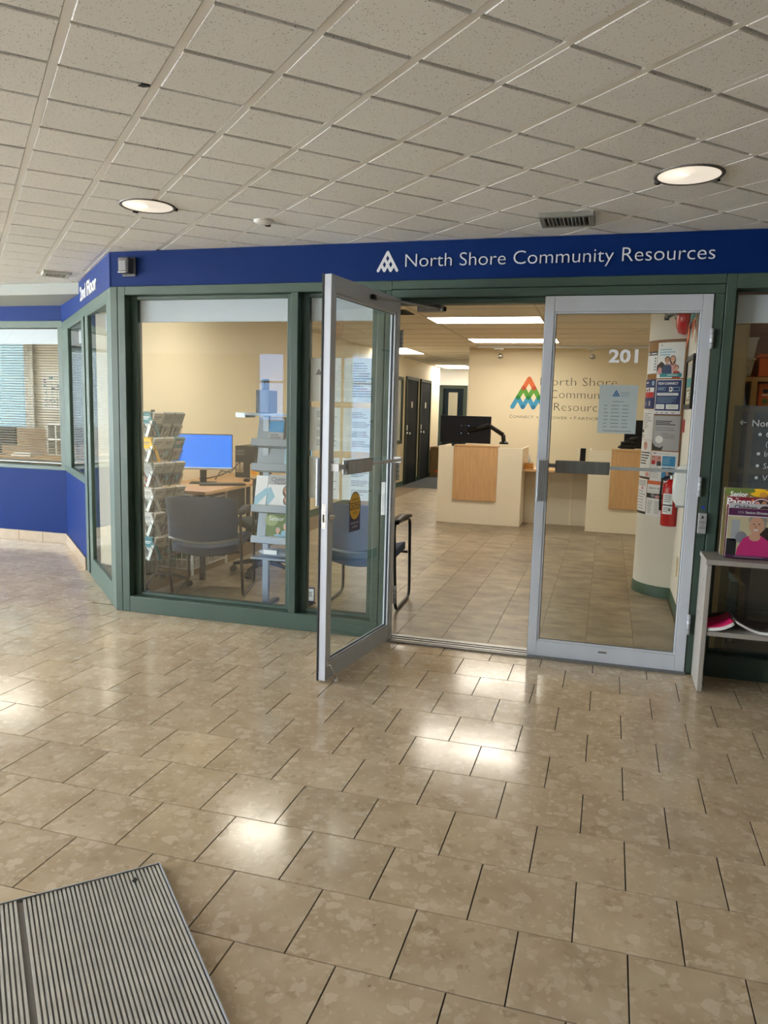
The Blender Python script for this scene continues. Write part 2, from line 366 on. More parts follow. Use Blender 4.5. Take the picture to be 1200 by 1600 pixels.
floor = struct(MB().prism([(-10.4,-9.2),(7.6,-9.2),(7.6,.1),(-3.3,.1),(-5.2,2.0),(-10.4,2.0)],-.12,-.004).build('floor', M_GROUT), 'beige polished stone tile floor of the lobby in running bond')
TH = -.0041; fu = (math.cos(TH), math.sin(TH)); fv = (-math.sin(TH), math.cos(TH)); FL, FB, GAP = .2944, .2908, .0042
MATCX = [(-1.272,-2.553), (.7071,-.7071), (-.7071,-.7071)]
tiles = []
for b in range(-24, 15):
    for a in range(-36, 29):
        off = FL*(a+(.5 if b % 2 else 0)); o = (-.4468+fu[0]*off+fv[0]*FB*b, -2.2106+fu[1]*off+fv[1]*FB*b)
        P = [(o[0]+fu[0]*i+fv[0]*j, o[1]+fu[1]*i+fv[1]*j) for i, j in ((GAP/2,GAP/2),(FL-GAP/2,GAP/2),(FL-GAP/2,FB-GAP/2),(GAP/2,FB-GAP/2))]
        whole = True
        if P[0][0] > -3.2:
            if P[0][1] > .05: continue
            if P[2][1] > .06: P = clip(P, 0, 1, .06); whole = False
        else:
            if min(x+y for x, y in P) > -3.2 and min(y for x, y in P) > .0: continue
            if min(y for x, y in P) < -.03:
                if max(y for x, y in P) > .1 and max(x+y for x, y in P) > -3.3: P = clip(P, 0, 1, .1); whole = False
            elif max(x+y for x, y in P) > -3.18 and max(y for x, y in P) > 0: P = clip(P, 1, 1, -3.18); whole = False
            if max(y for x, y in P) > 1.99: P = clip(P, 0, 1, 1.99); whole = False
        if len(P) < 3: continue
        c = (sum(p[0] for p in P)/len(P), sum(p[1] for p in P)/len(P))
        if not (-10.2 < c[0] < 7.4 and -9 < c[1] < 2): continue
        k = in_view((c[0], c[1], 0)); tiles.append((-(k or 0)-(0 if k is None else 10), c, P, whole, o))
tiles.sort(key=lambda t: t[0])
tile_me = None; rest = MB()
for i, (k, c, P, whole, o) in enumerate(tiles):
    if i < 300:
        if whole:
            if tile_me is None:
                m = MB(); tile_geo(m, [(p[0]-o[0], p[1]-o[1]) for p in P], -.03, 0.0, .0006); t0 = m.build('floor_tile', M_STONE, floor); tile_me = t0.data; t0.location = (o[0], o[1], 0)
            else:
                t = bpy.data.objects.new('floor_tile', tile_me); COL.objects.link(t); t.parent = floor; t.location = (o[0], o[1], 0)
        else:
            m = MB(); tile_geo(m, [(p[0]-c[0], p[1]-c[1]) for p in P], -.03, 0.0, .0006); t = m.build('floor_tile', M_STONE, floor); t.location = (c[0], c[1], 0)
    else: tile_geo(rest, P, -.03, 0.0, .0006)
o = rest.build('floor_tiling', M_STONE, floor); o['kind'] = 'stuff'

ifloor = struct(MB().prism([(3.4,.1),(3.4,15),(-9.9,15),(-9.9,2.0),(-5.2,2.0),(-3.3,.1)],-.12,-.003).build('floor', M_GROUT_IN), 'mottled grey-brown vinyl tile floor of the office behind the doors')
VX, VG = .297, .0022
vt_me = None; cnt = 0
for i in range(-12, 7):
    x0 = .246+VX*i; off = .31*((i*3) % 4)/2 % .62
    for j in range(-1, 17):
        y0 = .16+.615*j+off-.3; y1 = y0+.615
        ya, yb = max(y0, .122), min(y1, 9.48)
        if yb-ya < .02 or x0 < -3.9 or x0 > 1.9: continue
        if x0 > .5 and ya < 1.9: continue
        P = [(VG/2,VG/2),(VX-VG/2,VG/2),(VX-VG/2,yb-ya-VG/2),(VG/2,yb-ya-VG/2)]
        if yb-ya > .61 and vt_me: t = bpy.data.objects.new('vinyl_tile', vt_me); COL.objects.link(t); t.parent = ifloor
        else:
            m = MB(); tile_geo(m, P, -.01, 0.0, .0006); t = m.build('vinyl_tile', M_VINYL, ifloor)
            if yb-ya > .61: vt_me = t.data
        t.location = (x0, ya, 0)
carpet = struct(bx(-6,9.5,-.01,-1.9,14.2,.004).build('floor', M_CARPET), 'dark grey carpet in the corridor beyond the desks')

# ceiling of the lobby: square tiles turned 45 degrees, proud grid bars one way, shadow gaps the other
ceil = struct(bx(-10.4,-9.2,ZC+.022,7.6,2.2,ZC+.06).build('ceiling', M_VOID), 'white fissured ceiling of the lobby, tiles set diagonally')
TA = .786; cu_ = (math.cos(TA), math.sin(TA)); cv_ = (-math.sin(TA), math.cos(TA)); C1, C2 = .2976, .2987; CO = (-1.4303, -2.6959)
DL = [(-2.295,-1.0,.135), (.256,-1.025,.135)]
ct = []
for i in range(-34, 40):
    for j in range(-48, 40):
        o = (CO[0]+cu_[0]*C1*i+cv_[0]*C2*j, CO[1]+cu_[1]*C1*i+cv_[1]*C2*j)
        P = [(o[0]+cu_[0]*a+cv_[0]*b, o[1]+cu_[1]*a+cv_[1]*b) for a, b in ((.013,.0085),(C1-.013,.0085),(C1-.013,C2-.0085),(.013,C2-.0085))]
        c = (o[0]+(cu_[0]*C1+cv_[0]*C2)/2, o[1]+(cu_[1]*C1+cv_[1]*C2)/2)
        if not (-10.2 < c[0] < 7.4 and -9 < c[1] < 1.25): continue
        if min(p[1] for p in P) > 0 and min(p[0]+p[1] for p in P) > -3.2: continue
        k = in_view((c[0], c[1], ZC)); ct.append((-(k or 0)-(0 if k is None else 10), o, P))
ct.sort(key=lambda t: t[0])
cm = None; rest = MB()
for n_, (k, o, P) in enumerate(ct):
    if n_ < 300:
        if cm is None:
            m = MB(); tile_geo(m, [(p[0]-o[0], p[1]-o[1]) for p in P], .021, 0.0, .003); t = m.build('ceiling_tile', M_CEIL, ceil); cm = t.data
        else: t = bpy.data.objects.new('ceiling_tile', cm); COL.objects.link(t); t.parent = ceil
        t.location = (o[0], o[1], ZC); t.rotation_euler = (random.uniform(-.004,.004), random.uniform(-.004,.004), 0)
    else: tile_geo(rest, P, ZC+.021, ZC, .003)
o = rest.build('ceiling_tiling', M_CEIL, ceil); o['kind'] = 'stuff'
for i in range(-22, 36):
    c0 = (CO[0]+cu_[0]*C1*i, CO[1]+cu_[1]*C1*i); t0, t1 = -14.0, 9.0
    def ins(t):
        x, y = c0[0]+cv_[0]*t, c0[1]+cv_[1]*t
        return -10.2 < x < 7.4 and -9 < y < 1.1 and (y < .02 or x+y < -3.2)
    ts = [t/20 for t in range(-280, 181) if ins(t/20)]
    if len(ts) < 3: continue
    a, b = ts[0], ts[-1]; m = MB()
    nx, ny = cu_[0]*.0125, cu_[1]*.0125
    A = (c0[0]+cv_[0]*a, c0[1]+cv_[1]*a); B = (c0[0]+cv_[0]*b, c0[1]+cv_[1]*b)
    m.prism([(A[0]-nx,A[1]-ny),(A[0]+nx,A[1]+ny),(B[0]+nx,B[1]+ny),(B[0]-nx,B[1]-ny)], ZC+.001, ZC+.021)
    m.build('grid_bar', M_TBAR, ceil)

# office ceiling: 600 x 1200 lay-in panels
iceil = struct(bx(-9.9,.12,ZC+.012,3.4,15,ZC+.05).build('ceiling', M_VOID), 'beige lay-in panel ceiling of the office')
LIGHTS = [(-1.94,3.615,-.725,4.2), (-1.92,6.0,-.71,6.6), (-3.75,7.55,-3.15,8.8), (-3.7,12.0,-3.0,13.2), (-3.15,1.2,-1.95,1.8), (1.9,3.6,3.1,4.2), (-8.0,2.9,-6.8,3.5), (1.7,.75,2.3,1.05)]  # last two are added to brighten the private office and storage room
X0, Y0, PX, PY = -1.935, 3.6, 1.21, .6
pm_ = None
for i in range(-4, 5):
    for j in range(-6, 20):
        xa, ya = X0+PX*i, Y0+PY*j; xb, yb = xa+PX, ya+PY
        xa, xb, ya, yb = max(xa, -9.5), min(xb, 3.2), max(ya, .125), min(yb, 14.5)
        if xb-xa < .05 or yb-ya < .03 or xa < -5.6: continue
        if i == 0 and j in (0, 4): continue
        P = [(.012,.012),(xb-xa-.012,.012),(xb-xa-.012,yb-ya-.012),(.012,yb-ya-.012)]
        full = xb-xa > PX-.01 and yb-ya > PY-.01
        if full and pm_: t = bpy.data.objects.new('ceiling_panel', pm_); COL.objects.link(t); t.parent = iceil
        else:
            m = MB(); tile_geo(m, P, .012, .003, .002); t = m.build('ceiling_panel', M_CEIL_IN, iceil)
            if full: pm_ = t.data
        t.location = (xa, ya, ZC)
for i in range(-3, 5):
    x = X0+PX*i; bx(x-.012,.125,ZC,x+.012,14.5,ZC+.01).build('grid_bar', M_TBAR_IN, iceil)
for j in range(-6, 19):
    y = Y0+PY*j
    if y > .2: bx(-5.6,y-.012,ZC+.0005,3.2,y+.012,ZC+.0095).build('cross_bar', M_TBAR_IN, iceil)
bx(-9.8,.9,ZC,-5.6,5.2,ZC+.01).build('ceiling_board', M_CEIL_IN, iceil)
struct(bx(-11,-9.5,ZC+.2,8,16,ZC+.3).build('sky_block_slab', M_VOID), 'unseen slab added over the whole storey to block sky light')  # unseen, added so sky light cannot leak in from above

# bulkhead where the lobby ceiling drops before the side wall
bm_ = MB(); bm_.add([(-10.3,1.08,2.34),(-4.32,1.08,2.34),(-5.2,2.0,2.379),(-10.3,2.0,2.379),(-10.3,1.08,2.434),(-4.32,1.08,2.434),(-5.2,2.0,2.434),(-10.3,2.0,2.434)],
        [(3,2,1,0),(4,5,6,7),(0,1,5,4),(1,2,6,5),(2,3,7,6),(3,0,4,7)])
struct(bm_.build('ceiling_bulkhead', mat('bulkhead_paint', rgb(158,164,160), .8)), 'pale dropped bulkhead at the ceiling edge')

# ---------------------------------------------------------------- storefront walls
ZB, ZH = 2.2126, 2.4345
wall_front = struct(bx(-3.245,0,ZB,7.5,.12,ZH).build('wall_front', M_BLUE), 'dark blue sign band above the storefront')
S2 = math.sqrt(.5)
# frame of the diagonal wall: u along the wall from the storefront corner, v into the office
DIAG = Matrix(((-S2, S2, 0, -3.24), (S2, S2, 0, 0), (0, 0, 1, 0), (0, 0, 0, 1)))
def dmb(): m = MB(); m.M = DIAG; return m
def dbox(*a): return dmb().box(*a)
wall_d = struct(dbox(-.005,0,ZB,2.815,.12,ZH).build('wall_corner', M_BLUE), 'blue band over the angled glazing')
struct(dbox(1.43,.004,.105,2.81,.12,.75).build('wall_corner', M_BLUE), 'blue panel under the angled window')
wall_l = struct(bx(-10.2,2.0,2.235,-5.225,2.12,ZH).build('wall_left', M_BLUE), 'blue band over the office window with blinds')
struct(bx(-10.2,2.004,.105,-5.215,2.12,.75).build('wall_left', M_BLUE), 'blue wall below the office window with blinds')
# stone baseboards, one stone at a time
bb = struct(bx(-10.2,1.999,0,-5.24,2.1,.1).build('baseboard_left', M_GROUT), 'stone baseboard along the blue wall')
x = -5.235
while x > -10:
    x1 = max(x-.295, -10.1); bx(x1+.0015,1.985,0.0005,x-.0015,2.0,.106).build('base_stone', M_BASE, bb, bevel=.002); x = x1
bb = struct(dbox(1.44,.002,0,2.79,.1,.1).build('baseboard_corner', M_GROUT), 'stone baseboard along the angled blue panel')
u = 1.44
while u < 2.77:
    u1 = min(u+.295, 2.787); dbox(u+.0015,-.013,.0005,u1-.0015,.002,.106).build('base_stone', M_BASE, bb, bevel=.002); u = u1

# green frames (each post and rail a trim of its own)
def green(name, mb, label, bevel=.004): return struct(mb.build(name, M_GREEN, bevel=bevel), label)
green('trim_1', bx(-3.238,0,0,-3.189,.13,ZB).box(-3.186,0,0,-3.13,.13,ZB), 'green corner post of the storefront')
green('trim_2', bx(-1.94,0,.112,-1.89,.13,2.156), 'green mullion between the two storefront windows')
green('trim_3', bx(-1.375,0,.112,-1.327,.13,2.156).box(-1.324,.002,0,-1.287,.13,2.156), 'green jamb beside the open door')
green('trim_4', bx(-3.13,0,2.156,-1.287,.13,ZB), 'green top rail above the storefront windows')
green('trim_5', bx(-3.13,0,0,-1.327,.13,.112), 'green sill rail under the storefront windows')
green('trim_6', bx(-1.287,.001,2.162,.559,.13,ZB).box(-1.287,.003,2.112,.558,.13,2.159).box(-1.287,.05,2.08,.505,.13,2.112), 'green header over the double doors')
green('trim_7', bx(.508,.003,0,.558,.13,2.1115).box(.561,0,0,.613,.13,ZB), 'green jamb beside the closed door')
green('trim_8', bx(.613,0,2.136,3.4,.13,ZB), 'green top rail above the directory window')
green('trim_9', bx(.613,0,0,3.4,.13,.13), 'green sill rail under the directory window')
green('trim_10', dbox(-.003,0,0,.16,.13,ZB), 'green post at the outer end of the angled glazing')
green('trim_11', dbox(.16,0,2.135,2.82,.13,ZB), 'green top rail of the angled glazing')
green('trim_12', dbox(1.12,0,0,1.22,.13,2.135).box(1.23,.015,0,1.3,.13,2.135).box(1.31,0,0,1.44,.13,2.135), 'green mullion of the angled glazing')
green('trim_13', dbox(.16,0,0,1.12,.13,.15), 'green sill rail of the tall angled window')
green('trim_14', dbox(1.43,0,.75,2.82,.13,.805), 'green sill of the short angled window')
green('trim_15', dbox(2.4,0,.805,2.815,.13,2.135), 'green end post of the angled glazing')
green('trim_16', bx(-10.2,2.0,2.165,-5.2,2.13,2.235), 'green top rail of the office window')
green('trim_17', bx(-10.2,2.0,.75,-5.2,2.13,.79), 'green sill of the office window')
green('trim_18', bx(-5.29,2.0,.79,-5.205,2.13,2.165), 'green end post of the office window')
struct(bx(-1.287,-.03,0,.508,.13,.011).box(-1.287,-.012,.011,.508,-.004,.014).box(-1.287,.03,.011,.508,.038,.015).box(-1.287,.07,.011,.508,.078,.015).build('threshold_strip', M_ALU_D, bevel=.001), 'ribbed aluminium threshold of the doorway')

def frame_boxes(mb, a0, a1, z0, z1, d0, d1, w_):
    return mb.box(a0,d0,z0,a0+w_,d1,z1).box(a1-w_,d0,z0,a1,d1,z1).box(a0+w_,d0,z0,a1-w_,d1,z0+w_*.4).box(a0+w_,d0,z1-w_*.45,a1-w_,d1,z1)
M_VAL = mat('white_shade_fabric', rgb(222,228,236), .8)
def window(n, mk, a0, a1, z0, z1, label, val=None, w_=.05, g=.082):
    r = sroot('window_%d' % n, label, tuple((mk().M or Matrix()) @ Vector((a0,.08,z0))))
    frame_boxes(mk(), a0, a1, z0, z1, g-.016, g+.038, w_).build('inner_frame', M_GREEN, r, bevel=.003)
    mk().box(a0+w_-.005,g,z0+w_*.3,a1-w_+.005,g+.006,z1-w_*.3).build('glass_pane', M_GLASS, r)
    if val: mk().box(a0+w_-.005,.1,val,a1-w_+.005,.115,z1-.02).build('shade_roll', M_VAL, r, bevel=.006)
    return r
def xmb(): return MB()
window(1, xmb, -3.13, -1.94, .112, 2.156, 'large storefront window beside the corner post', 1.99)
w2 = window(2, xmb, -1.89, -1.375, .112, 2.156, 'narrow storefront window behind the open door', 1.99)
window(3, xmb, .613, 3.4, .13, 2.136, 'storefront window with the frosted directory', 1.965, .018)
window(4, dmb, .16, 1.12, .15, 2.135, 'tall window of the angled glazing', 1.99, .03, .018)
window(5, dmb, 1.43, 2.4, .805, 2.135, 'short window of the angled glazing', 1.99, .03, .018)
r6 = sroot('window_6', 'wide office window with horizontal blinds', (-7,2.06,.79))
bx(-10.2,2.05,.79,-5.29,2.056,2.165).build('glass_pane', M_GLASS, r6); bx(-10.15,2.066,2.012,-5.295,2.078,2.16).build('shade_roll', M_VAL, r6)

# ---------------------------------------------------------------- office walls
M_LOGOW = M_CREAM
struct(bx(-2.116,7.43,0,3.3,7.53,ZC).build('wall_back', M_LOGOW), 'cream wall carrying the big logo')
struct(bx(-2.13,7.44,0,-2.1,14,ZC).build('wall_back', M_CREAM_L), 'corridor side of the logo wall')
struct(bx(-3.85,.66,0,-3.75,12.75,ZC).build('wall_left', M_CREAM), 'cream wall of the waiting area and corridor')
struct(bx(-6,13.8,0,-1.9,13.9,ZC).build('wall_back', M_CREAM_L), 'end wall of the corridor')
struct(bx(-6,12.75,0,-3.75,12.85,ZC).build('wall_left', M_CREAM_L), 'return of the corridor wall')
struct(bx(.56,.13,0,.64,1.96,ZC).build('wall_right', M_CREAM_L), 'pale wall inside the doorway beside the column')
struct(bx(.64,1.9,0,3.3,1.98,ZC).build('wall_right', M_CREAM_L), 'rear wall of the room behind the directory window')
struct(bx(3.3,.12,0,3.4,14,ZC).build('wall_right', M_CREAM_L), 'far side wall of the office')
cl = MB(); cl.smooth = True; cl.M = Matrix.Translation((.6,2.2,0)); cl.lathe([(.317,0),(.317,ZC)], 48, cap=False)
struct(cl.build('wall_column', M_CREAM_L), 'round pale column with pinned notices')
cb = MB(); cb.smooth = True; cb.M = Matrix.Translation((.6,2.2,0)); cb.lathe([(.324,0),(.322,.085),(.317,.09)], 48, cap=False)
struct(cb.build('baseboard_column', M_GREEN_IN), 'green rubber base around the column')
struct(bx(.553,.13,0,.56,1.89,.09).build('baseboard_right', M_GREEN_IN), 'green rubber base of the wall inside the doorway')
struct(bx(-3.75,.7,0,-3.742,12.75,.09).build('baseboard_left', M_GREEN_IN), 'dark base of the cream office wall')
struct(bx(3.4,0,0,7.5,.12,ZB).build('wall_front', M_CREAM_L), 'plain wall continuing the storefront')
# private office behind the blinds
struct(bx(-9.9,.66,0,-9.8,5.2,ZC).build('wall_left', M_CREAM_L), 'side wall of the private office')
struct(bx(-9.8,4.8,0,-3.85,4.9,1.0).box(-8.03,4.8,1.0,-3.85,4.9,ZC).box(-9.8,4.8,2.3,-8.03,4.9,ZC).build('wall_back', M_CREAM_L), 'outer wall of the private office around its window')
# lobby outer shell: glazing behind and beside the viewer
M_SHELL = mat('lobby_wall_paint', rgb(196,182,152), .7)
M_SHELLD = mat('bounce_cutting_brown', rgb(92,76,60), .6, noise=.1, nscale=5)  # dark brown given to unseen walls to cut light bouncing into the lobby
struct(bx(-9.25,-9.1,0,-6.55,-9.0,ZC+.15).box(-6.0,-9.1,0,-4.65,-9.0,ZC+.15).box(-10.3,-9.1,0,-9.25,-9.0,.4).box(-6.55,-9.1,0,-6.0,-9.0,1.2).build('wall_rear', M_SHELL), 'lobby wall with tall openings opposite the storefront')
struct(bx(-4.05,-9.1,0,7.5,-9.0,ZC+.15).build('wall_rear', M_SHELLD), 'unseen lobby wall opposite the doors, coloured dark to cut bounced light')
struct(bx(7.5,-9.0,0,7.6,0,ZC+.15).build('wall_right', M_SHELLD), 'unseen lobby side wall, coloured dark to cut bounced light')
struct(bx(-10.3,-9,0,-10.2,2,.35).box(-10.3,-9,2.3,-10.2,2,ZC+.15).box(-10.3,-4.35,.35,-10.2,-2.3,2.3).box(-10.3,1.8,.35,-10.2,2,2.3).build('wall_left', M_SHELL), 'lobby side wall with long windows and an added reflection-blocking piece')  # solid middle piece added to keep bright sky out of the blind window's reflection
for n, (a, b, z0) in enumerate([(-10.2,-9.25,.4), (-6.55,-6.0,1.2), (-4.65,-4.05,0)]):
    r = sroot('window_%d' % (7+n), 'exterior lobby window opposite the storefront', ((a+b)/2,-9.05,z0))
    m = MB(); k = max(1, round((b-a)/.8))
    for q in range(k+1): xx = a+(b-a)*q/k; m.box(xx-.02,-9.08,z0,xx+.02,-9.02,ZC)
    m.box(a,-9.08,1.9,b,-9.02,1.94); m.build('window_frame', M_ALU, r)
    if b < 0 and a > -9: bx(a,-9.056,z0,b,-9.05,ZC+.15).build('glass_pane', M_TINT, r)
    portal('daylight_portal', ((a+b)/2,-9.0,(z0+ZC)/2), (math.pi/2,0,0), b-a, ZC-z0)
for n, (a, b) in enumerate([(-9,-4.35), (-2.3,1.8)]):
    r = sroot('window_%d' % (10+n), 'exterior window in the lobby side wall', (-10.25,(a+b)/2,.35))
    m = MB(); k = 5
    for q in range(k+1): yy = a+(b-a)*q/k; m.box(-10.28,yy-.02,.35,-10.22,yy+.02,2.3)
    m.build('window_frame', M_ALU, r)
    portal('daylight_portal', (-10.2,(a+b)/2,1.325), (math.pi/2,0,-math.pi/2), b-a, 1.95)
portal('daylight_portal', (-8.915,4.9,1.65), (math.pi/2,0,math.pi), 1.77, 1.3)
struct(bx(-60,-60,-4.2,60,60,-4.0).build('ground', mat('street_paving', rgb(186,186,182), .9, noise=.1, nscale=.5)), 'paved street one storey below')

# ---------------------------------------------------------------- lamps
M_DIFF = emit('lit_troffer_diffuser', (1.0, .92, .79, 1), LAMP_IN)
M_DOWN = emit('lit_downlight_lens', (1.0, .88, .72, 1), LAMP_LOBBY)
LL = ['long ceiling light over the reception desks, closer to the doors', 'ceiling light just in front of the logo wall', 'ceiling light at the mouth of the corridor', 'ceiling light at the far end of the corridor', 'ceiling light over the waiting chairs', 'ceiling light behind the column', 'added ceiling light brightening the private office behind the blinds', 'small added light brightening the room behind the directory window']  # private office and directory room lights are added, no fixture known there
for (xa, ya, xb, yb), lb in zip(LIGHTS, LL):
    t = thing('ceiling_light', lb, 'light', ((xa+xb)/2,(ya+yb)/2,ZC), 0, 'office ceiling lights')
    MB().box(xa,ya,ZC-.003,xa+.015,yb,ZC+.008).box(xb-.015,ya,ZC-.003,xb,yb,ZC+.008).box(xa,ya,ZC-.003,xb,ya+.015,ZC+.008).box(xa,yb-.015,ZC-.003,xb,yb,ZC+.008).build('frame', M_TBAR_IN, t)
    bx(xa+.015,ya+.015,ZC-.001,xb-.015,yb-.015,ZC+.006).build('diffuser', M_DIFF, t)
for (x, y, r), lb in zip(DL, ['round lit downlight near the blue corner', 'round lit downlight above the closed door side']):
    t = thing('downlight', lb, 'light', (x,y,ZC), 0, 'lobby downlights')
    m = MB(); m.smooth = True; m.M = Matrix.Translation((x,y,ZC)); m.lathe([(r-.012,-.004),(r,-.007),(r+.004,-.003),(r+.004,.002),(r-.012,.002)], 40, cap=False); m.build('trim_ring', mat('grey_ring', rgb(96,94,92), .4), t)
    m = MB(); m.smooth = True; m.M = Matrix.Translation((x,y,ZC)); m.lathe([(r-.01,-.0035),(r*.6,-.0025),(.001,-.002)], 40); m.build('lens', M_DOWN, t)
    for a in (.6, 2.6): m = MB(); m.M = Matrix.Translation((x,y,ZC)) @ Matrix.Rotation(a,4,'Z'); m.box(r-.004,-.012,-.012,r+.012,.012,.001); m.build('clip', M_BLACK, t)

# ---------------------------------------------------------------- glazed doors
M_DOORAL = mat('painted_aluminium_door', rgb(190,195,202), .42, metal=.1, noise=.05, nscale=5, stretch=(1,1,.15))
def make_door(n, label, loc, rz, exterior_visible):
    r = sroot('door_%d' % n, label, loc, rz, True)
    W, Z0, Z1, T = .885, .013, 2.108, .042
    M = M_DOORAL
    bx(0,-T,Z0,.052,0,Z1).build('hinge_stile', M, r, bevel=.002)
    bx(W-.053,-T,Z0,W,0,Z1).build('lock_stile', M, r, bevel=.002)
    bx(.0525,-T,2.022,W-.0535,0,Z1).build('top_rail', M, r, bevel=.002)
    bx(.0525,-T,Z0,W-.0535,0,.104).build('bottom_rail', M, r, bevel=.002)
    m = MB()
    for yy in (0, 1):
        ya, yb = ((-.017,-.004) if yy else (-T+.004,-T+.016))
        for a in ((.0525,ya,.104,.064,yb,2.022), (W-.065,ya,.104,W-.0535,yb,2.022), (.064,ya,.104,W-.065,yb,.116), (.064,ya,2.010,W-.065,yb,2.022)): m.box(*a)
    m.build('glazing_bead', M, r, bevel=.003)
    bx(.0545,-.0245,.106,W-.0555,-.0185,2.020).build('glass_pane', M_GLASS, r)
    m = bx(.06,-.027,.112,.066,-.016,2.014).box(W-.067,-.027,.112,W-.061,-.016,2.014).box(.06,-.027,.112,W-.061,-.016,.117).box(.06,-.027,2.009,W-.061,-.016,2.014); m.build('gasket', M_RUBBER, r)
    bx(.0,-T-.006,Z0-.004,W+.004,-T,Z0+.012).box(W-.004,-T-.008,Z0,W+.005,-T,Z1).build('weather_strip', M_RUBBER, r)
    ins = -1 if exterior_visible else 1      # side of the push bar
    base = 0 if ins > 0 else -T
    def yb(a, b): return (base+ins*a, base+ins*b) if ins > 0 else (base+ins*b, base+ins*a)
    y0, y1 = yb(.03,.062); a0, a1 = .478, .785
    p = bx(a0,y0,1.107,a1,y1,1.181).build('push_pad', M_ALU_D, r, bevel=.004)
    m = MB()
    for q in range(4): z = 1.119+q*.0165; ya, y_ = yb(.060,.0645); m.box(a0+.004,ya,z,a1-.004,y_,z+.008)
    m.build('pad_rib', M_ALU_D, p)
    y0, y1 = yb(.034,.052); bx(.05,y0,1.139,a0,y1,1.158).box(a1,y0,1.137,W-.02,y1,1.16).build('push_rod', M_ALU, r, bevel=.002)
    y0, y1 = yb(0,.05); bx(.03,y0,1.13,.052,y1,1.166).box(W-.042,y0,1.128,W-.018,y1,1.168).build('rod_bracket', M_WHITE, r, bevel=.002)
    # pull plate on the outside of the lock stile
    sy_ = -1 if ins > 0 else 1; ob = -T if ins > 0 else 0
    def ye(a, b): return (ob+sy_*a, ob+sy_*b) if sy_ > 0 else (ob+sy_*b, ob+sy_*a)
    y0, y1 = ye(.026,.036); pl = bx(W-.068,y0,.942,W-.01,y1,1.19).build('pull_handle', M_ALU, r, bevel=.002)
    m = MB()
    for q in range(5): ya, y_ = ye(.0358,.0385); m.box(W-.064+q*.0105,ya,.948,W-.058+q*.0105,y_,1.184)
    m.build('handle_rib', M_ALU_D, pl)
    ya, y_ = ye(0,.026); bx(W-.05,ya,.965,W-.028,y_,.99).box(W-.05,ya,1.14,W-.028,y_,1.165).build('handle_post', M_ALU, r)
    # edge faceplate with latch and screws
    e = bx(W,-.033,.83,W+.0015,-.012,.955).build('lock_plate', M_STEEL, r)
    bx(W+.001,-.028,.862,W+.0022,-.018,.905).build('latch_slot', M_RUBBER, e)
    m = MB()
    for z in (.838,.918,.935,.95): m.M = Matrix.Translation((W+.0015,-.0225,z)) @ Matrix.Rotation(math.pi/2,4,'Y'); m.lathe([(.004,0),(.003,.001)], 8)
    m.build('screw', M_ALU_D, e)
    yk = 0 if ins > 0 else -T
    m = MB(); m.smooth = True; m.M = Matrix.Translation((W-.026,yk,.892)) @ Matrix.Rotation(-math.pi/2*ins,4,'X'); m.lathe([(.017,0),(.017,.008),(.012,.012),(.012,.022),(.003,.024)], 16); m.build('lock_cylinder', M_STEEL, r)
    for z0, z1 in ((1.82,1.925),(1.02,1.128),(.236,.35)):
        m = MB(); m.cyl((-.003,.010,z0),(-.003,.010,z1),.0095,12); h = m.build('hinge', M_ALU, r)
        mm = MB()
        for q in (1,2,3): zz = z0+(z1-z0)*q/4; mm.cyl((-.003,.010,zz-.001),(-.003,.010,zz+.001),.0102,12)
        mm.build('hinge_joint', M_BLACK, h)
    return r
d1 = make_door(1, 'open glazed aluminium door swung out into the lobby', (-1.235,.02,0), math.atan2(-.9907,-.1363), False)
d2 = make_door(2, 'closed glazed aluminium door with number 201', (.503,-.004,0), math.pi, True)
# things fixed to the open door (local frame: x from hinge to free edge)
W = .885
m = MB(); m.tube([(W-.02,.004,.1),(W-.02,.02,.098),(W-.045,.03,.045),(W-.06,.034,.006)], .006, 8); k = m.build('kick_stop', M_STEEL, d1)
m = MB(); m.smooth = True; m.M = Matrix.Translation((W-.062,.035,.005)); m.lathe([(.011,-.004),(.012,.004),(.007,.014)], 10); m.build('rubber_foot', M_WHITE, k)
bx(W-.032,0,.09,W-.008,.01,.118).build('stop_bracket', M_STEEL, d1, bevel=.002)
Y_ST = mat('yellow_print', rgb(232,182,28), .45); N_ST = mat('navy_print', rgb(38,40,86), .45); K_ST = mat('black_print', rgb(28,28,30), .5); W_ST = mat('white_print', rgb(238,238,236), .5)
# warning sticker on the glass: u runs towards the hinge as seen from the doorway side
p = Print(plane_fn((.597,-.0185,.77), (-1,0,0), (0,0,1)))
p.rect(0,0,.135,.13,N_ST,1); p.ell(.0675,.142,.072,.08,K_ST,2,24); p.ell(.0675,.142,.068,.075,Y_ST,3,24); p.rect(.0,.122,.135,.162,K_ST,4); p.rect(.004,.126,.131,.158,Y_ST,5)
p.text('CAUTION', .0675,.129,.026, K_ST, 6, .118, 'C', .02); p.text('AUTOMATIC', .0675,.172,.014, K_ST, 6, .088, 'C'); p.text('DOOR', .0675,.098,.014, K_ST, 6, .05, 'C')
p.text('ACTIVATE SWITCH', .0675,.042,.011, W_ST, 6, .1, 'C'); p.text('TO OPERATE', .0675,.02,.011, W_ST, 6, .07, 'C')
st = p.build('caution_sticker', None, d1, flat=True); st['label'] = 'yellow and navy caution sticker'
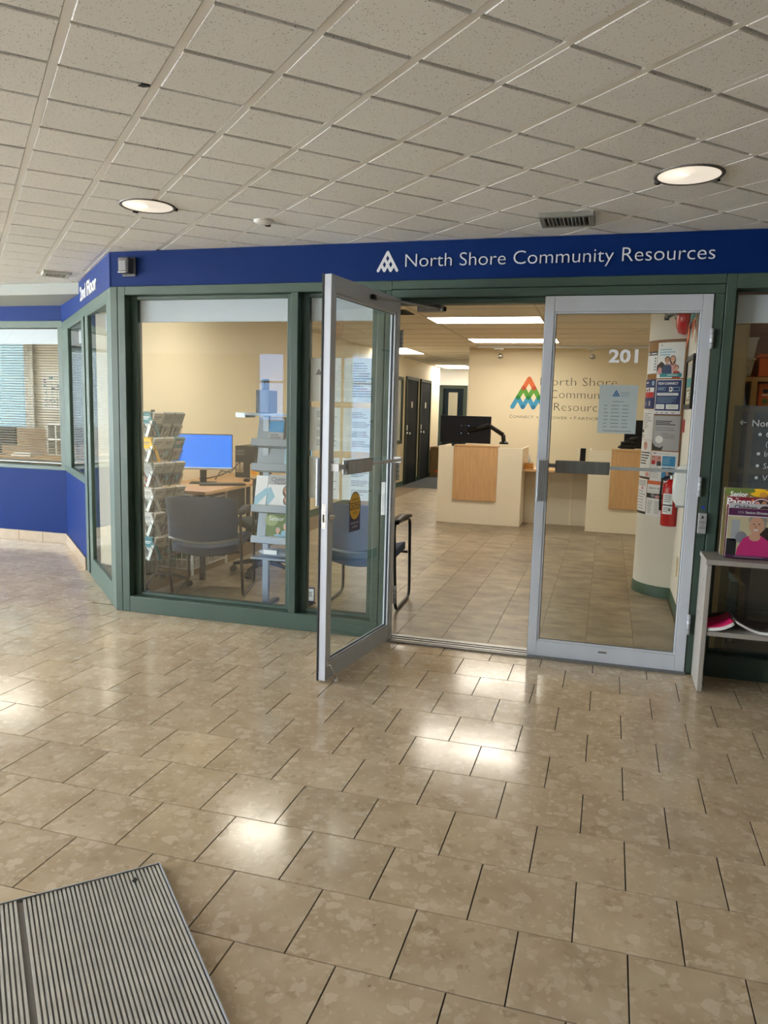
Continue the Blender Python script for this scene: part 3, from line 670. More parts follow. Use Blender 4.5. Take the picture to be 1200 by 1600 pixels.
# closer arms
def closer(name, label, a, b, c):
    t = thing(name, label, 'door closer', c, 0)
    MB().box(c[0]-.02,c[1]-.03,c[2]-.03,c[0]+.14,c[1]+.02,c[2]+.012).build('operator_shoe', M_ALU_D, t, bevel=.004)
    MB().tube([a,b],.008,8).build('arm', M_ALU_D, t); MB().tube([b,c],.009,8).build('arm', M_ALU_D, t)
    m = MB(); m.M = Matrix.Translation(b); m.lathe([(.013,-.014),(.015,0),(.013,.012)],12); m.build('elbow_pin', M_BLACK, t)
    MB().box(a[0]-.012,a[1]-.03,a[2]-.012,a[0]+.012,a[1]+.03,a[2]+.012).build('door_bracket', M_BLACK, t, bevel=.003)
closer('door_closer', 'grey closer arm reaching from the header to the open door', (-1.278,-.392,2.06), (-1.0,.16,2.065), (-1.14,.15,2.075))
closer('door_closer', 'grey folded closer arm behind the top of the closed door', (.25,.03,2.07), (.29,.3,2.02), (.42,.155,2.07))
# closed door: number, notice, maker's plate
num = Print(plane_fn((.523,-.0175,1.746), (-1,0,0), (0,0,1))); num.text('201', 0,0,.072, M_LETTER, 1, .158, 'L', .03); num.build('door_number', None, d2, flat=True)['label'] = 'white number 201 on the glass'
pl = Print(plane_fn((.476,.0,.068), (-1,0,0), (0,0,1))); pl.rect(0,0,.05,.012,M_ALU_D,1).lines(.004,.046,.002,.010,3,K_ST,2); pl.build('maker_plate', None, d2, flat=True)
GREYT = mat('grey_print', rgb(120,122,124), .6); BLUET = mat('blue_print', rgb(20,92,150), .5)
nt_ = thing('paper_notice', 'white opening hours notice taped on the closed door glass', 'notice', (.047,.031,1.349))
sh = Print(front_fn(-.057,.0292,1.349)); sh.use(M_SHEER); sh.add([(0,0,0),(.208,0,0),(.208,.272,0),(0,.272,0),(0,0,.0006),(.208,0,.0006),(.208,.272,.0006),(0,.272,.0006)], [(3,2,1,0),(4,5,6,7),(0,1,5,4),(1,2,6,5),(2,3,7,6),(3,0,4,7)]); sh.build('sheet', None, nt_)
def emblem(p, cx, cz, u, cols, layer, wid=.46):
    """three rows of round-ended strokes climbing to a peak; u = half pitch, rows 1.8u high"""
    def seg(a, b, m, ly):
        ax, az = cx+a[0]*u, cz+a[1]*u*1.8; bx_, bz = cx+b[0]*u, cz+b[1]*u*1.8
        dx, dz = bx_-ax, bz-az; ang = math.atan2(dz, dx); r = u*1.8*wid/2*.95
        pts = [(ax+r*math.cos(ang+math.pi/2+math.pi*i/8), az+r*math.sin(ang+math.pi/2+math.pi*i/8)) for i in range(9)]+[(bx_+r*math.cos(ang-math.pi/2+math.pi*i/8), bz+r*math.sin(ang-math.pi/2+math.pi*i/8)) for i in range(9)]
        p.poly(pts, m, ly)
    rows = [[((0,3),(-1,2)),((0,3),(1,2))], [((-1,2),(-2,1)),((-1,2),(0,1)),((1,2),(0,1)),((1,2),(2,1))], [((-2,1),(-3,0)),((-2,1),(-1,0)),((0,1),(-1,0)),((0,1),(1,0)),((2,1),(1,0)),((2,1),(3,0))]]
    for k in (2,1,0):
        for q, (a, b) in enumerate(rows[k]): seg(a, b, cols[k], layer+2*(2-k)+(q%2)*.5)
    if len(cols) > 3:
        r = u*1.8*wid/2*.95
        for (a, b), c in zip([(-1,2),(1,2),(-2,1),(0,1),(2,1),(-1,0),(1,0)], [3,3,4,4,4,5,5]): p.ell(cx+a*u, cz+b*u*1.8, r, r, cols[c], layer+6.5, 16)
sp_ = Print(front_fn(-.057,.0286,1.349)); emblem(sp_, .092,.208,.006,[BLUET]*3,1); sp_.build('emblem', None, nt_, flat=True); sp_ = Print(front_fn(-.057,.0286,1.349))
for i, tx in enumerate(['North Shore','Community','Resources']): sp_.text(tx,.118,.226-i*.0095,.0065,BLUET,1)
sp_.text('Opening hours',.105,.176,.0075,K_ST,1,None,'C')
for i in range(7):
    z = .155-i*.02
    for a, b in ((.03,.055),(.068,.118),(.128,.165)): sp_.rect(a,z,b-.008*random.random(),z+.0035,GREYT,1)
sp_.rect(.03,.012,.185,.0155,GREYT,1); sp_.build('printed_text', None, nt_, flat=True)

# ---------------------------------------------------------------- signs on the band
def letters(root, s, fn, total, cap, m, depth, weight=0.0, shear=0.0):
    vs, _ = text_geo(s, weight, shear, depth, 4); x0 = min(v[0] for v in vs); k = total/(max(v[0] for v in vs)-x0); kz = cap/.73
    for i, c in enumerate(s):
        if c == ' ': continue
        a, _f = text_geo(s[:i+1], weight, shear, depth, 4); b, f = text_geo(c, weight, shear, depth, 4)
        dx = max(v[0] for v in a)-max(v[0] for v in b)
        mb = MB(); mb.fn = fn; mb.add([((v[0]+dx-x0)*k, v[1]*kz, v[2]+depth) for v in b], f); mb.build('letter', m, root)
sg = thing('shop_sign', 'white cut lettering with peak emblem above the double doors', 'sign', (-.45,0,2.28))
letters(sg, 'North Shore Community Resources', front_fn(-1.209,-.0005,2.288), 1.70, .079, M_LETTER, .003, -.012)
e = Print(front_fn(0,-.001,0)); emblem(e, -1.319,2.270,.0195,[M_LETTER]*3,1,.5); e.build('emblem', None, sg, flat=True)
fl = thing('floor_sign', 'raised white words on the blue band over the angled glazing', 'sign', tuple(DIAG @ Vector((.95,0,2.3))))
letters(fl, '2nd Floor', lambda u,v,w_: DIAG @ Vector((1.40-u, -w_, v)), .86, .112, M_LETTER, .004, .02); 
for c in list(fl.children):
    c.data.transform(Matrix.Translation((0,0,2.268)))
al = thing('fire_strobe', 'small grey alarm strobe on the blue band at the corner post', 'alarm', (-3.087,0,2.33))
bx(-3.138,-.012,2.272,-3.036,0,2.396).build('back_plate', mat('smoked_plastic', rgb(70,74,80), .3), al, bevel=.006)
bx(-3.130,-.07,2.285,-3.055,-.012,2.388).build('housing', mat('dark_grey_plastic', rgb(72,72,74), .35), al, bevel=.008)
bx(-3.122,-.074,2.30,-3.068,-.068,2.365).build('lens', mat('clear_grey_lens', rgb(150,152,154), .15), al, bevel=.003)
bx(-3.126,-.076,2.287,-3.064,-.068,2.293).build('reflector', M_STEEL, al)

# vents, sensor and gaps in the lobby ceiling
def vent(lb, c, a, L_, W_, n, col):
    t = thing('ceiling_vent', lb, 'vent', c, 0)
    R = Matrix.Translation(c) @ Matrix.Rotation(a,4,'Z'); m = MB(); m.M = R
    for q in ((-L_/2,-W_/2,-.022,L_/2,-W_/2+.03,.002), (-L_/2,W_/2-.03,-.022,L_/2,W_/2,.002), (-L_/2,-W_/2+.03,-.022,-L_/2+.03,W_/2-.03,.002), (L_/2-.03,-W_/2+.03,-.022,L_/2,W_/2-.03,.002)): m.box(*q)
    m.build('frame', col, t, bevel=.005)
    m = MB(); m.M = R; m.box(-L_/2+.02,-W_/2+.02,-.004,L_/2-.02,W_/2-.02,.001); m.build('backing', M_BLACK, t)
    for q in range(n):
        m = MB(); x = -L_/2+.04+(L_-.08)*(q+.5)/n; m.M = R @ Matrix.Translation((x,0,-.014)) @ Matrix.Rotation(.5,4,'Y'); m.box(-.0015,-W_/2+.03,-.010,.0015,W_/2-.03,.010); m.build('blade', col, t)
vent('square grey air vent above the double doors', (-.262,-.40,ZC), 0, .27, .23, 10, mat('vent_paint', rgb(126,126,120), .5))
vent('flat air vent near the bulkhead over the blue side wall', (-4.2,.66,ZC), TA, .2, .2, 8, mat('vent_pale_paint', rgb(176,176,168), .5))
t = thing('smoke_sensor', 'tiny pale sensor disc on the ceiling above the storefront window', 'sensor', (-1.841,-.607,ZC))
m = MB(); m.smooth = True; m.M = Matrix.Translation((-1.841,-.607,ZC)); m.lathe([(.055,.001),(.055,-.006),(.035,-.016),(.004,-.02)], 20); m.build('body', M_WHITE, t)
bx(-1.85,-.58,ZC-.02,-1.825,-.55,ZC+.001).build('clip', M_BLACK, t, bevel=.003)
m = MB(); m.M = Matrix.Translation((-1.46,-2.29,ZC-.003)); m.prism([(-.02,-.006),(.0,-.01),(.02,-.002),(.014,.009),(-.01,.007)],0,.01); t_ = m.build('tile_chip', M_BLACK, ceil)

# push button and switch plates on the jambs
t = thing('door_opener_button', 'grey push box under a blue dot on the jamb by the closed door', 'switch', (.535,.003,.87))
bx(.512,-.022,.815,.556,.003,.93).build('housing', mat('grey_box', rgb(150,150,148), .4), t, bevel=.004)
q = Print(front_fn(.512,-.0225,.815)); q.text('PRESS',.022,.06,.009,K_ST,1,.03,'C').text('TO',.022,.044,.008,K_ST,1,.012,'C').text('OPEN',.022,.028,.009,K_ST,1,.03,'C'); q.poly([(.012,.085),(.03,.085),(.021,.105)],K_ST,1); q.build('printed_text', None, t, flat=True)
q = Print(front_fn(.535,.002,.958)); q.ell(0,0,.009,.009,mat('blue_dot', rgb(30,50,160), .4),1,16); q.build('blue_dot', None, t, flat=True)
q = Print(front_fn(.512,.002,.79)); q.text('PUSH',.0,.195,.008,K_ST,1,.03,'L'); q.build('printed_word', None, t, flat=True); q = Print(front_fn(.512,.002,.79)); q.text('DOOR',.0,.0,.008,K_ST,1,.035,'L'); q.build('printed_word', None, t, flat=True)
t = thing('switch_plate', 'white plate on the green jamb behind the open door glass', 'switch', (-1.30,.002,.9))
bx(-1.318,-.012,.80,-1.292,.002,1.005).build('plate', M_WHITE, t, bevel=.003); bx(-1.312,-.015,.88,-1.298,-.011,.92).build('rocker', M_WHITE, t, bevel=.002)

# ---------------------------------------------------------------- papers taped on the narrow window
for ci, (xa, cn) in enumerate([(-1.842,'by the mullion'), (-1.613,'by the green jamb')]):
    for ri, (zb, rn) in enumerate([(1.488,'top'), (1.178,'middle'), (.868,'lowest')]):
        t = thing('paper_notice', '%s white printed page taped to the narrow window %s' % (rn, cn), 'notice', (xa+.1,.097,zb), 0, 'pages on the narrow window')
        h = .275 if ri < 2 else .268
        MB().box(xa,.0955,zb,xa+.21,.0963,zb+h).build('sheet', M_PAPER, t)
        p = Print(front_fn(xa,.0952,zb))
        if ri == 0 and ci == 0:
            emblem(p, .06,.17,.006,[K_ST]*3,1); p.build('emblem', None, t, flat=True); p = Print(front_fn(xa,.0952,zb))
            for i, tx in enumerate(['North Shore','Community','Resources']): p.text(tx,.085,.185-i*.014,.009,GREYT,1)
            p.rect(.09,.085,.13,.092,GREYT,1).rect(.09,.06,.12,.067,GREYT,1)
        elif ri == 0: p.lines(.06,.2,.03,.25,14,GREYT,1,.5,.35)
        else:
            for g in range(4): p.lines(.05+.01*ci,.19,.03+g*.06,.07+g*.06,4,GREYT,1,.5,.4)
        p.build('printed_text', None, t, flat=True)

# ---------------------------------------------------------------- reception desks
def desk(name, label, x0, x1, px0, px1, tall):
    t = thing(name, label, 'desk', ((x0+x1)/2,5.25,0))
    bx(x0,5.25,.008,x1,5.275,tall).build('front_panel', M_WHITEL, t, bevel=.002)
    bx(x0,5.277,.008,x0+.022,6.0,tall).build('side_panel', M_WHITEL, t, bevel=.002); bx(x1-.022,5.277,.008,x1,6.0,tall).build('side_panel', M_WHITEL, t, bevel=.002)
    bx(x0+.024,5.3,.70,x1-.024,6.0,.73).build('work_surface', M_MAPLE, t, bevel=.002)
    a = bx(px0,5.222,.315,px1,5.248,tall+.002).build('wood_panel', M_MAPLE, t, bevel=.003)
    bx(px0,5.215,tall+.003,px1,5.42,tall+.022).build('wood_cap', M_MAPLE, t, bevel=.002)
    return t
desk('reception_desk', 'white reception desk with wood front panel, by the corridor', -2.093,-1.01,-1.885,-1.322,1.005)
desk('reception_desk', 'white reception desk with wood front panel, by the column', -.198,.95,.068,.64,1.02)
t = thing('counter_table', 'low wood topped counter linking the two reception desks', 'counter', (-.6,5.7,0))
bx(-1.008,5.36,.715,-.2,6.0,.742).build('worktop', M_MAPLE, t, bevel=.002)
bx(-1.008,5.70,.008,-.2,5.72,.713).build('back_panel', mat('pale_laminate_panel', rgb(222,214,196), .5), t)
for x in (-.72,-.42): bx(x,5.69,.008,x+.03,5.699,.71).build('panel_strip', M_WHITEL, t)
def monitor_arm(label, c, w_, h, armpts):
    t = thing('monitor_on_arm', label, 'monitor', (c[0],c[1],.75))
    bx(c[0]-w_/2,c[1],c[2]-h/2,c[0]+w_/2,c[1]+.03,c[2]+h/2).build('screen_shell', M_BLACK, t, bevel=.006)
    bx(c[0]-w_/2+.01,c[1]+.03,c[2]-h/2+.01,c[0]+w_/2-.01,c[1]+.032,c[2]+h/2-.01).build('screen', mat('dark_screen', rgb(18,20,26), .15), t)
    bx(c[0]-.055,c[1]-.018,c[2]-.055,c[0]+.055,c[1]-.001,c[2]+.055).build('mount_plate', M_BLACK, t, bevel=.004)
    for dx in (-.05,.05):
        for dz in (-.05,.05): m = MB(); m.M = Matrix.Translation((c[0]+dx,c[1]-.018,c[2]+dz)) @ Matrix.Rotation(math.pi/2,4,'X'); m.lathe([(.008,0),(.006,.004)],8); m.build('mount_screw', M_STEEL, t)
    for a, b in zip(armpts[:-1], armpts[1:]): MB().tube([a,b],.028,8).build('arm_link', M_BLACK, t)
    m = MB(); m.M = Matrix.Translation(armpts[-1]); m.lathe([(.06,-.01),(.06,.01),(.03,.03)],14); m.build('clamp_base', M_BLACK, t)
monitor_arm('wide black monitor seen from behind on the desk by the corridor', (-1.82,5.62,1.215), .68,.36, [(-1.78,5.59,1.2),(-1.5,5.58,1.28),(-1.31,5.6,1.16),(-1.30,5.62,1.05)])
monitor_arm('black monitor seen from behind on the desk by the column', (.52,5.75,1.22), .62,.36, [(.5,5.72,1.2),(.28,5.72,1.15),(.2,5.74,1.05)])
t = thing('desk_phone', 'dark device on the desk by the column', 'phone', (.26,5.5,1.04))
bx(.16,5.46,1.043,.34,5.62,1.09).build('base', M_BLACK, t, bevel=.01); MB().tube([(.17,5.49,1.11),(.25,5.49,1.125),(.33,5.49,1.11)],.022,8).build('handset', M_BLACK, t)
t = thing('tissue_box', 'wood patterned tissue box on the low counter', 'tissue box', (-.955,5.45,.742))
bx(-1.0,5.40,.743,-.89,5.52,.815).build('box', mat('woven_brown_card', rgb(176,118,44), .6, noise=.25, nscale=60), t, bevel=.003)
m = MB(); m.smooth = True
m.slab(lambda u,v: ((-.945+(u-.5)*.05*(1-.5*v)+.012*math.sin(v*6), 5.46+.02*math.sin(u*7), .81+.11*v), (0,-1,0)), 6, 6, .003); m.build('tissue', M_PAPER, t)
t = thing('desk_speaker', 'tall black speaker standing on the low counter', 'speaker', (-.27,5.5,.742))
bx(-.31,5.45,.743,-.245,5.53,1.03).build('cabinet', M_BLACK, t, bevel=.004); bx(-.36,5.452,.743,-.312,5.528,1.025).build('side_panel', M_WHITEL, t, bevel=.003)
t = thing('note_pad', 'small white pad lying on the low counter', 'notepad', (-.84,5.45,.742)); bx(-.87,5.40,.743,-.79,5.5,.752).build('pad', M_PAPER, t)

# logo on the wall
lg = thing('wall_logo', 'large coloured peak emblem and black lettering on the cream wall', 'logo', (-.7,7.43,1.7))
CO_ = [mat('orange_paint', rgb(214,104,44), .5), mat('green_logo_paint', rgb(88,156,48), .5), mat('blue_logo_paint', rgb(62,152,194), .5), mat('rust_paint', rgb(182,74,30), .5), mat('dark_green_paint', rgb(30,124,62), .5), mat('deep_blue_paint', rgb(22,118,164), .5)]
e = Print(front_fn(0,7.429,0)); emblem(e, -1.19,1.545,.079,CO_,1,.5); e.build('emblem', None, lg, flat=True)
for tx, x, z, wd in (('North Shore',-1.02,1.876,1.115), ('Community',-.875,1.688,.93), ('Resources',-.80,1.50,.80)):
    e = Print(front_fn(0,7.4285,0)); e.text(tx, x, z, .132, K_ST, 1, wd, 'L', -.02); e.build('lettering', None, lg, flat=True)
x = -1.463
for wd_, n_ in (('CONNECT',.37), ('EMPOWER',.40), ('PARTICIPATE',.52)):
    e = Print(front_fn(0,7.4285,0)); e.text(wd_[0], x, 1.375, .052, K_ST, 1, None, 'L', -.012); e.text(wd_[1:], x+.05, 1.375, .042, K_ST, 1, n_-.055, 'L', -.012)
    x += n_+.05
    if n_ < .5: e.ell(x, 1.396, .009, .009, K_ST, 1)
    e.build('tagline_word', None, lg, flat=True); x += .05
# track lighting
t = thing('track_light', 'white ceiling track with small spot heads before the logo wall', 'light', (-.6,7.05,ZC))
bx(-1.95,7.03,ZC-.035,.8,7.06,ZC-.001).build('track', M_WHITE, t, bevel=.003)
for x in (-1.62,-.29): 
    h = bx(x-.07,7.02,ZC-.06,x+.07,7.07,ZC-.036).build('adapter', M_WHITE, t, bevel=.004)
    m = MB(); m.tube([(x,7.045,ZC-.06),(x,7.045,ZC-.10),(x+.02,7.07,ZC-.135)],.006,6); m.build('stem', M_STEEL, h)
    m = MB(); m.smooth = True; m.M = Matrix.Translation((x+.02,7.07,ZC-.14)) @ Matrix.Rotation(.7,4,'X'); m.lathe([(.012,.02),(.03,.01),(.045,-.03),(.043,-.03),(.005,.0)],14); m.build('spot_head', M_STEEL, h)
vent_in = thing('slot_diffuser', 'dark slotted air diffuser in the office ceiling by the open door', 'vent', (-2.3,3.2,ZC))
bx(-2.6,3.0,ZC-.003,-2.0,3.4,ZC+.006).build('plate', M_BLACK, vent_in)
for q in range(4): bx(-2.58,3.04+q*.09,ZC-.012,-2.02,3.055+q*.09,ZC-.002).build('fin', mat('dark_metal', rgb(60,56,50), .5), vent_in)
for x, y, lb in ((-.35,3.05,'small round sprinkler plate on the office ceiling near the doors'), (.3,5.1,'small round ceiling speaker above the desk by the column')):
    t = thing('ceiling_disc', lb, 'ceiling fitting', (x,y,ZC)); m = MB(); m.smooth = True; m.M = Matrix.Translation((x,y,ZC)); m.lathe([(.07,.004),(.068,-.006),(.03,-.012),(.004,-.013)],18); m.build('disc', M_CREAM_L, t)

# ---------------------------------------------------------------- corridor doors, box, window
M_TEAL = mat('dark_teal_door', rgb(7,17,21), .7, spec=.12); M_OLIVE = mat('olive_frame', rgb(46,52,40), .55, spec=.2)
M_DARKGL = glass_mat('dim_glass', (.6,.62,.6,1), 1.5)
def corridor_door(n, y0, y1, label):
    r = sroot('door_%d' % n, label, (-3.75,(y0+y1)/2,0)); x = -3.7495
    bx(x,y0,0.005,x+.035,y0+.06,2.09).box(x,y1-.06,0.005,x+.035,y1,2.09).box(x,y0+.06,2.03,x+.035,y1-.06,2.09).build('frame', M_OLIVE, r, bevel=.003)
    bx(x,y0+.061,.012,x+.02,y1-.061,2.028).build('leaf', M_TEAL, r)
    m = MB(); m.smooth = True; m.M = Matrix.Translation((x+.02,y0+.13,1.0)) @ Matrix.Rotation(math.pi/2,4,'Y'); m.lathe([(.028,0),(.028,.008),(.012,.012),(.012,.04),(.028,.05),(.03,.066),(.004,.078)],14); m.build('knob', M_STEEL, r)
    bx(x+.02,y0+.1,1.06,x+.026,y0+.16,1.16).build('lock_plate', M_STEEL, r); bx(x+.02,(y0+y1)/2-.05,1.5,x+.024,(y0+y1)/2+.05,1.62).build('door_sign', M_CREAM_L, r)
corridor_door(3, 9.77,10.72, 'first dark teal door in the corridor wall')
corridor_door(4, 10.93,11.88, 'second dark teal door in the corridor wall')
r = sroot('window_14', 'olive framed inside window before the corridor doors', (-3.75,9.0,.82)); x = -3.7495
bx(x,8.3,.82,x+.03,8.36,2.06).box(x,9.48,.82,x+.03,9.54,2.06).box(x,8.36,2.0,x+.03,9.48,2.06).box(x,8.36,.82,x+.03,9.48,.88).build('frame', M_OLIVE, r, bevel=.003)
bx(x,8.36,.88,x+.012,9.48,2.0).build('pane', mat('dark_pane', rgb(90,98,84), .15), r)  # dark glass as one opaque grey-green pane
r = sroot('door_5', 'dark door with tall glass panel at the end of the corridor', (-3.6,13.8,0))
bx(-3.95,13.77,0.005,-3.85,13.799,2.07).box(-3.36,13.77,0.005,-3.27,13.799,2.07).box(-3.85,13.77,1.99,-3.36,13.799,2.07).build('frame', M_OLIVE, r, bevel=.003)
bx(-3.849,13.785,.012,-3.361,13.799,1.99).build('leaf', M_TEAL, r); bx(-3.72,13.78,1.15,-3.5,13.7845,1.9).build('vision_panel', mat('pale_wired_glass', rgb(140,132,110), .2), r)  # vision panel is a plain opaque pale colour
m = MB(); m.tube([(-3.82,13.785,1.05),(-3.82,13.75,1.05),(-3.72,13.75,1.05)],.01,8); m.build('lever_handle', M_STEEL, r)
t = thing('cardboard_box', 'brown carton on the corridor carpet beneath the white wall', 'box', (-3.55,12.3,.004))
bx(-3.735,12.05,.005,-3.35,12.6,.66).build('carton', mat('brown_card', rgb(122,98,66), .8, noise=.06, nscale=12), t, bevel=.004)
q = Print(front_fn(-3.62,12.049,.1)); q.poly([(0,0),(.1,.01),(.13,.06),(.06,.04),(.02,.07)],mat('orange_ink', rgb(214,84,30), .6),1); q.build('orange_mark', None, t, flat=True)
bx(-3.735,12.30,.661,-3.35,12.33,.663).build('tape_strip', mat('tan_tape', rgb(168,138,94), .35), t)

# ---------------------------------------------------------------- column with notices
CCX, CCY, CR = .6, 2.2, .317
def colfn(a0, z0, off): return cyl_fn(CCX, CCY, CR, math.radians(a0), z0, off)
ARC = lambda a0, a1: math.radians(a1-a0)*CR
def curved_sheet(fn, u1, v1, th, m, name, parent, n=8):
    mb = MB(); mb.fn = fn; vs = []; fs = []
    for i in range(n+1):
        u = u1*i/n; vs += [(u,0,0),(u,v1,0),(u,0,th),(u,v1,th)]
    for i in range(n):
        a = 4*i; b = a+4; fs += [(a,a+1,b+1,b),(a+2,b+2,b+3,a+3),(a,b,b+2,a+2),(a+1,a+3,b+3,b+1)]
    fs += [(0,2,3,1),(4*n,4*n+1,4*n+3,4*n+2)]; mb.add(vs, fs); return mb.build(name, m, parent)
t = thing('cork_board', 'curved cork strip wrapped round the column behind the posters', 'notice board', (.42,1.95,.65))
curved_sheet(colfn(-168,.66,.0005), ARC(-168,-97.5), 1.39, .006, mat('cork', rgb(150,108,62), .9, noise=.2, nscale=80), 'cork_sheet', t, 14)
mm = MB(); mm.use(mat('brown_edging', rgb(128,88,54), .6)); mm.fn = colfn(-97.5,.66,.0005); mm.box(-.012,0,0,0,1.39,.01); mm.build('edge_strip', None, t)
mm = MB(); mm.fn = colfn(-168,.66,.0005)
for i in range(14): u = ARC(-168,-97.5)/14; mm.box(u*i,1.375,.0,u*(i+1),1.39,.01)
mm.build('edge_strip', MATS['brown_edging'], t)
SK1 = mat('skin_print', rgb(214,160,130), .6); SK2 = mat('tan_skin_print', rgb(186,128,98), .6); HAIR = mat('dark_hair_print', rgb(58,38,30), .6); NAVYP = mat('navy_shirt_print', rgb(24,52,92), .6)
TEALP = mat('teal_print', rgb(40,138,142), .6); REDP = mat('red_print', rgb(190,36,40), .6); PINKP = mat('magenta_print', rgb(204,40,116), .6); ORGP = mat('orange_print', rgb(224,108,60), .6); LGREY = mat('light_grey_print', rgb(176,174,176), .6); MGREY = mat('mid_grey_print', rgb(138,136,140), .6); DBLUE = mat('deep_blue_print', rgb(34,48,104), .6); SBLUE = mat('sky_blue_print', rgb(44,136,190), .6); ROSE = mat('rose_print', rgb(214,150,146), .6); DKRED = mat('maroon_print', rgb(124,18,36), .6); LEAF = mat('leaf_green_print', rgb(96,116,52), .6); SAND = mat('sand_print', rgb(206,190,150), .6); PLUM = mat('plum_print', rgb(92,30,74), .6); CYANP = mat('pale_cyan_print', rgb(150,190,206), .6)
def person(p, u, v, s, shirt, skin, hair, ly, long=False):
    p.poly([(u-.75*s,v-1.9*s),(u+.75*s,v-1.9*s),(u+.62*s,v-.75*s),(u+.2*s,v-.5*s),(u-.2*s,v-.5*s),(u-.62*s,v-.75*s)], shirt, ly)
    if long: p.ell(u, v-.15*s, .46*s, .72*s, hair, ly+1)
    else: p.ell(u, v+.14*s, .42*s, .46*s, hair, ly+1)
    p.rect(u-.13*s, v-.65*s, u+.13*s, v-.25*s, skin, ly+1.5); p.ell(u, v, .34*s, .44*s, skin, ly+2)
    p.ell(u-.13*s, v+.06*s, .045*s, .03*s, hair, ly+3, 6); p.ell(u+.13*s, v+.06*s, .045*s, .03*s, hair, ly+3, 6); p.ell(u, v-.2*s, .12*s, .035*s, W_ST, ly+3, 8)
def poster(label, a0, a1, z0, z1, bg, draw, lift=.008):
    t = thing('poster', label, 'poster', (CCX+CR*math.cos(math.radians((a0+a1)/2)), CCY+CR*math.sin(math.radians((a0+a1)/2)), z0), 0, 'notices on the column')
    u1, v1 = ARC(a0,a1), z1-z0; curved_sheet(colfn(a0,z0,lift), u1, v1, .0008, bg, 'sheet', t)
    p = Print(colfn(a0,z0,lift+.0008), True); draw(p, u1, v1); p.build('print', None, t, flat=True); return t
def d_family(p, U, V):
    p.lines(.02,.16,.17,.23,3,CYANP,1,.4,.5); p.ell(.035,V-.02,.006,.006,GREYT,1)
    p.poly([(.0,.055),(.0,.10),(.04,.13),(.07,.11),(.06,.04)],HAIR,1); p.poly([(.005,.05),(.02,.085),(.045,.08),(.05,.03),(.01,.03)],ROSE,2)
    person(p,.135,.145,.052,ROSE,SK1,HAIR,2,True); person(p,.092,.135,.055,NAVYP,SK2,HAIR,6); person(p,.168,.075,.04,REDP,SK1,HAIR,10)
    p.rect(.035,.008,U-.012,.036,TEALP,14,6).lines(.1,.19,.016,.03,2,W_ST,15,.2,.4)
def d_tech(p, U, V):
    p.rect(0,.0,U,V,PAPERP,1,6); p.rect(.006,.032,U-.006,V-.006,DBLUE,2,6); p.text('TECH CONNECT',.02,V-.04,.018,W_ST,3,U-.05,'L',.03)
    p.lines(.02,.10,V-.085,V-.06,3,CYANP,3,.3,.4); p.rect(.12,V-.095,.145,V-.06,W_ST,3); p.rect(.126,V-.083,.138,V-.068,DBLUE,4); p.rect(.15,V-.09,.198,V-.06,CYANP,3); p.rect(.154,V-.086,.194,V-.064,DBLUE,4)
    p.rect(.018,V-.125,U-.024,V-.105,W_ST,3,4).lines(.03,.17,V-.12,V-.11,1,DBLUE,4,.1,.3); p.lines(.02,.19,V-.185,V-.135,5,CYANP,3,.25,.22)
    p.rect(.014,.045,.09,.082,W_ST,3,3).rect(.104,.045,U-.018,.082,W_ST,3,3).lines(.03,.08,.055,.075,2,LGREY,4,.2,.3).lines(.12,.18,.055,.075,2,LGREY,4,.2,.3)
    p.rect(.0,0,U,.006,DBLUE,2,4)
    for u in (.015,.06,.1,.15): p.rect(u,.014,u+.025,.02,GREYT,3)
def d_grey(p, U, V):
    p.lines(.02,.19,V-.075,V-.035,3,K_ST,1,.3,.5).lines(.02,.19,V-.12,V-.085,2,GREYT,1,.3,.3).lines(.075,.19,V-.18,V-.13,4,GREYT,1,.5,.3)
    p.ell(.055,.055,.05,.045,LGREY,1); p.ell(.06,.085,.035,.03,MATS['white_paper'],2); p.poly([(0,0),(.0,.06),(.03,.03),(.07,.02),(.1,.035),(.09,.0)],K_ST,3)
def d_blue(p, U, V):
    p.rect(.02,V-.02,.05,V-.013,K_ST,1).rect(.055,V-.019,.16,V-.015,LGREY,1); p.rect(.005,V-.1,.095,V-.035,ROSE,1,2); person(p,.025,V-.058,.026,REDP,SK1,HAIR,2); person(p,.078,V-.062,.028,K_ST,SK2,HAIR,2)
    p.rect(.105,V-.115,U-.02,V-.035,SBLUE,1,3).lines(.112,.18,V-.1,V-.045,5,CYANP,2,.3,.3); p.rect(.105,.02,U-.02,V-.125,SBLUE,1,3); person(p,.15,.075,.03,NAVYP,SK1,HAIR,2)
    p.lines(.01,.09,.03,V-.11,8,LGREY,1,.3,.3)
def d_ready(p, U, V):
    p.rect(0,V-.03,U,V,ORGP,1,5).text('READY SET',.02,V-.068,.016,GREYT,2,.11,'L',.02); p.lines(.02,.13,V-.095,V-.078,2,LGREY,2,.3,.3); p.rect(.0,V-.14,U,V-.102,K_ST,1,5); p.ell(.06,V-.118,.02,.014,MGREY,2); p.ell(.1,V-.125,.02,.012,ROSE,2); p.lines(.015,.06,.02,V-.16,11,GREYT,1,.3,.3); p.lines(.08,.13,.02,V-.16,11,GREYT,1,.3,.3)
def d_black_card(p, U, V):
    p.rect(0,V-.032,U,V,K_ST,1,3).rect(.012,V-.026,.03,V-.008,W_ST,2).rect(.06,V-.022,U-.01,V-.014,W_ST,2); p.lines(.008,.055,.02,V-.05,9,LGREY,1,.2,.25)
    for i in range(5): p.rect(U-.03,V-.06-i*.022,U-.012,V-.052-i*.022,K_ST,1)
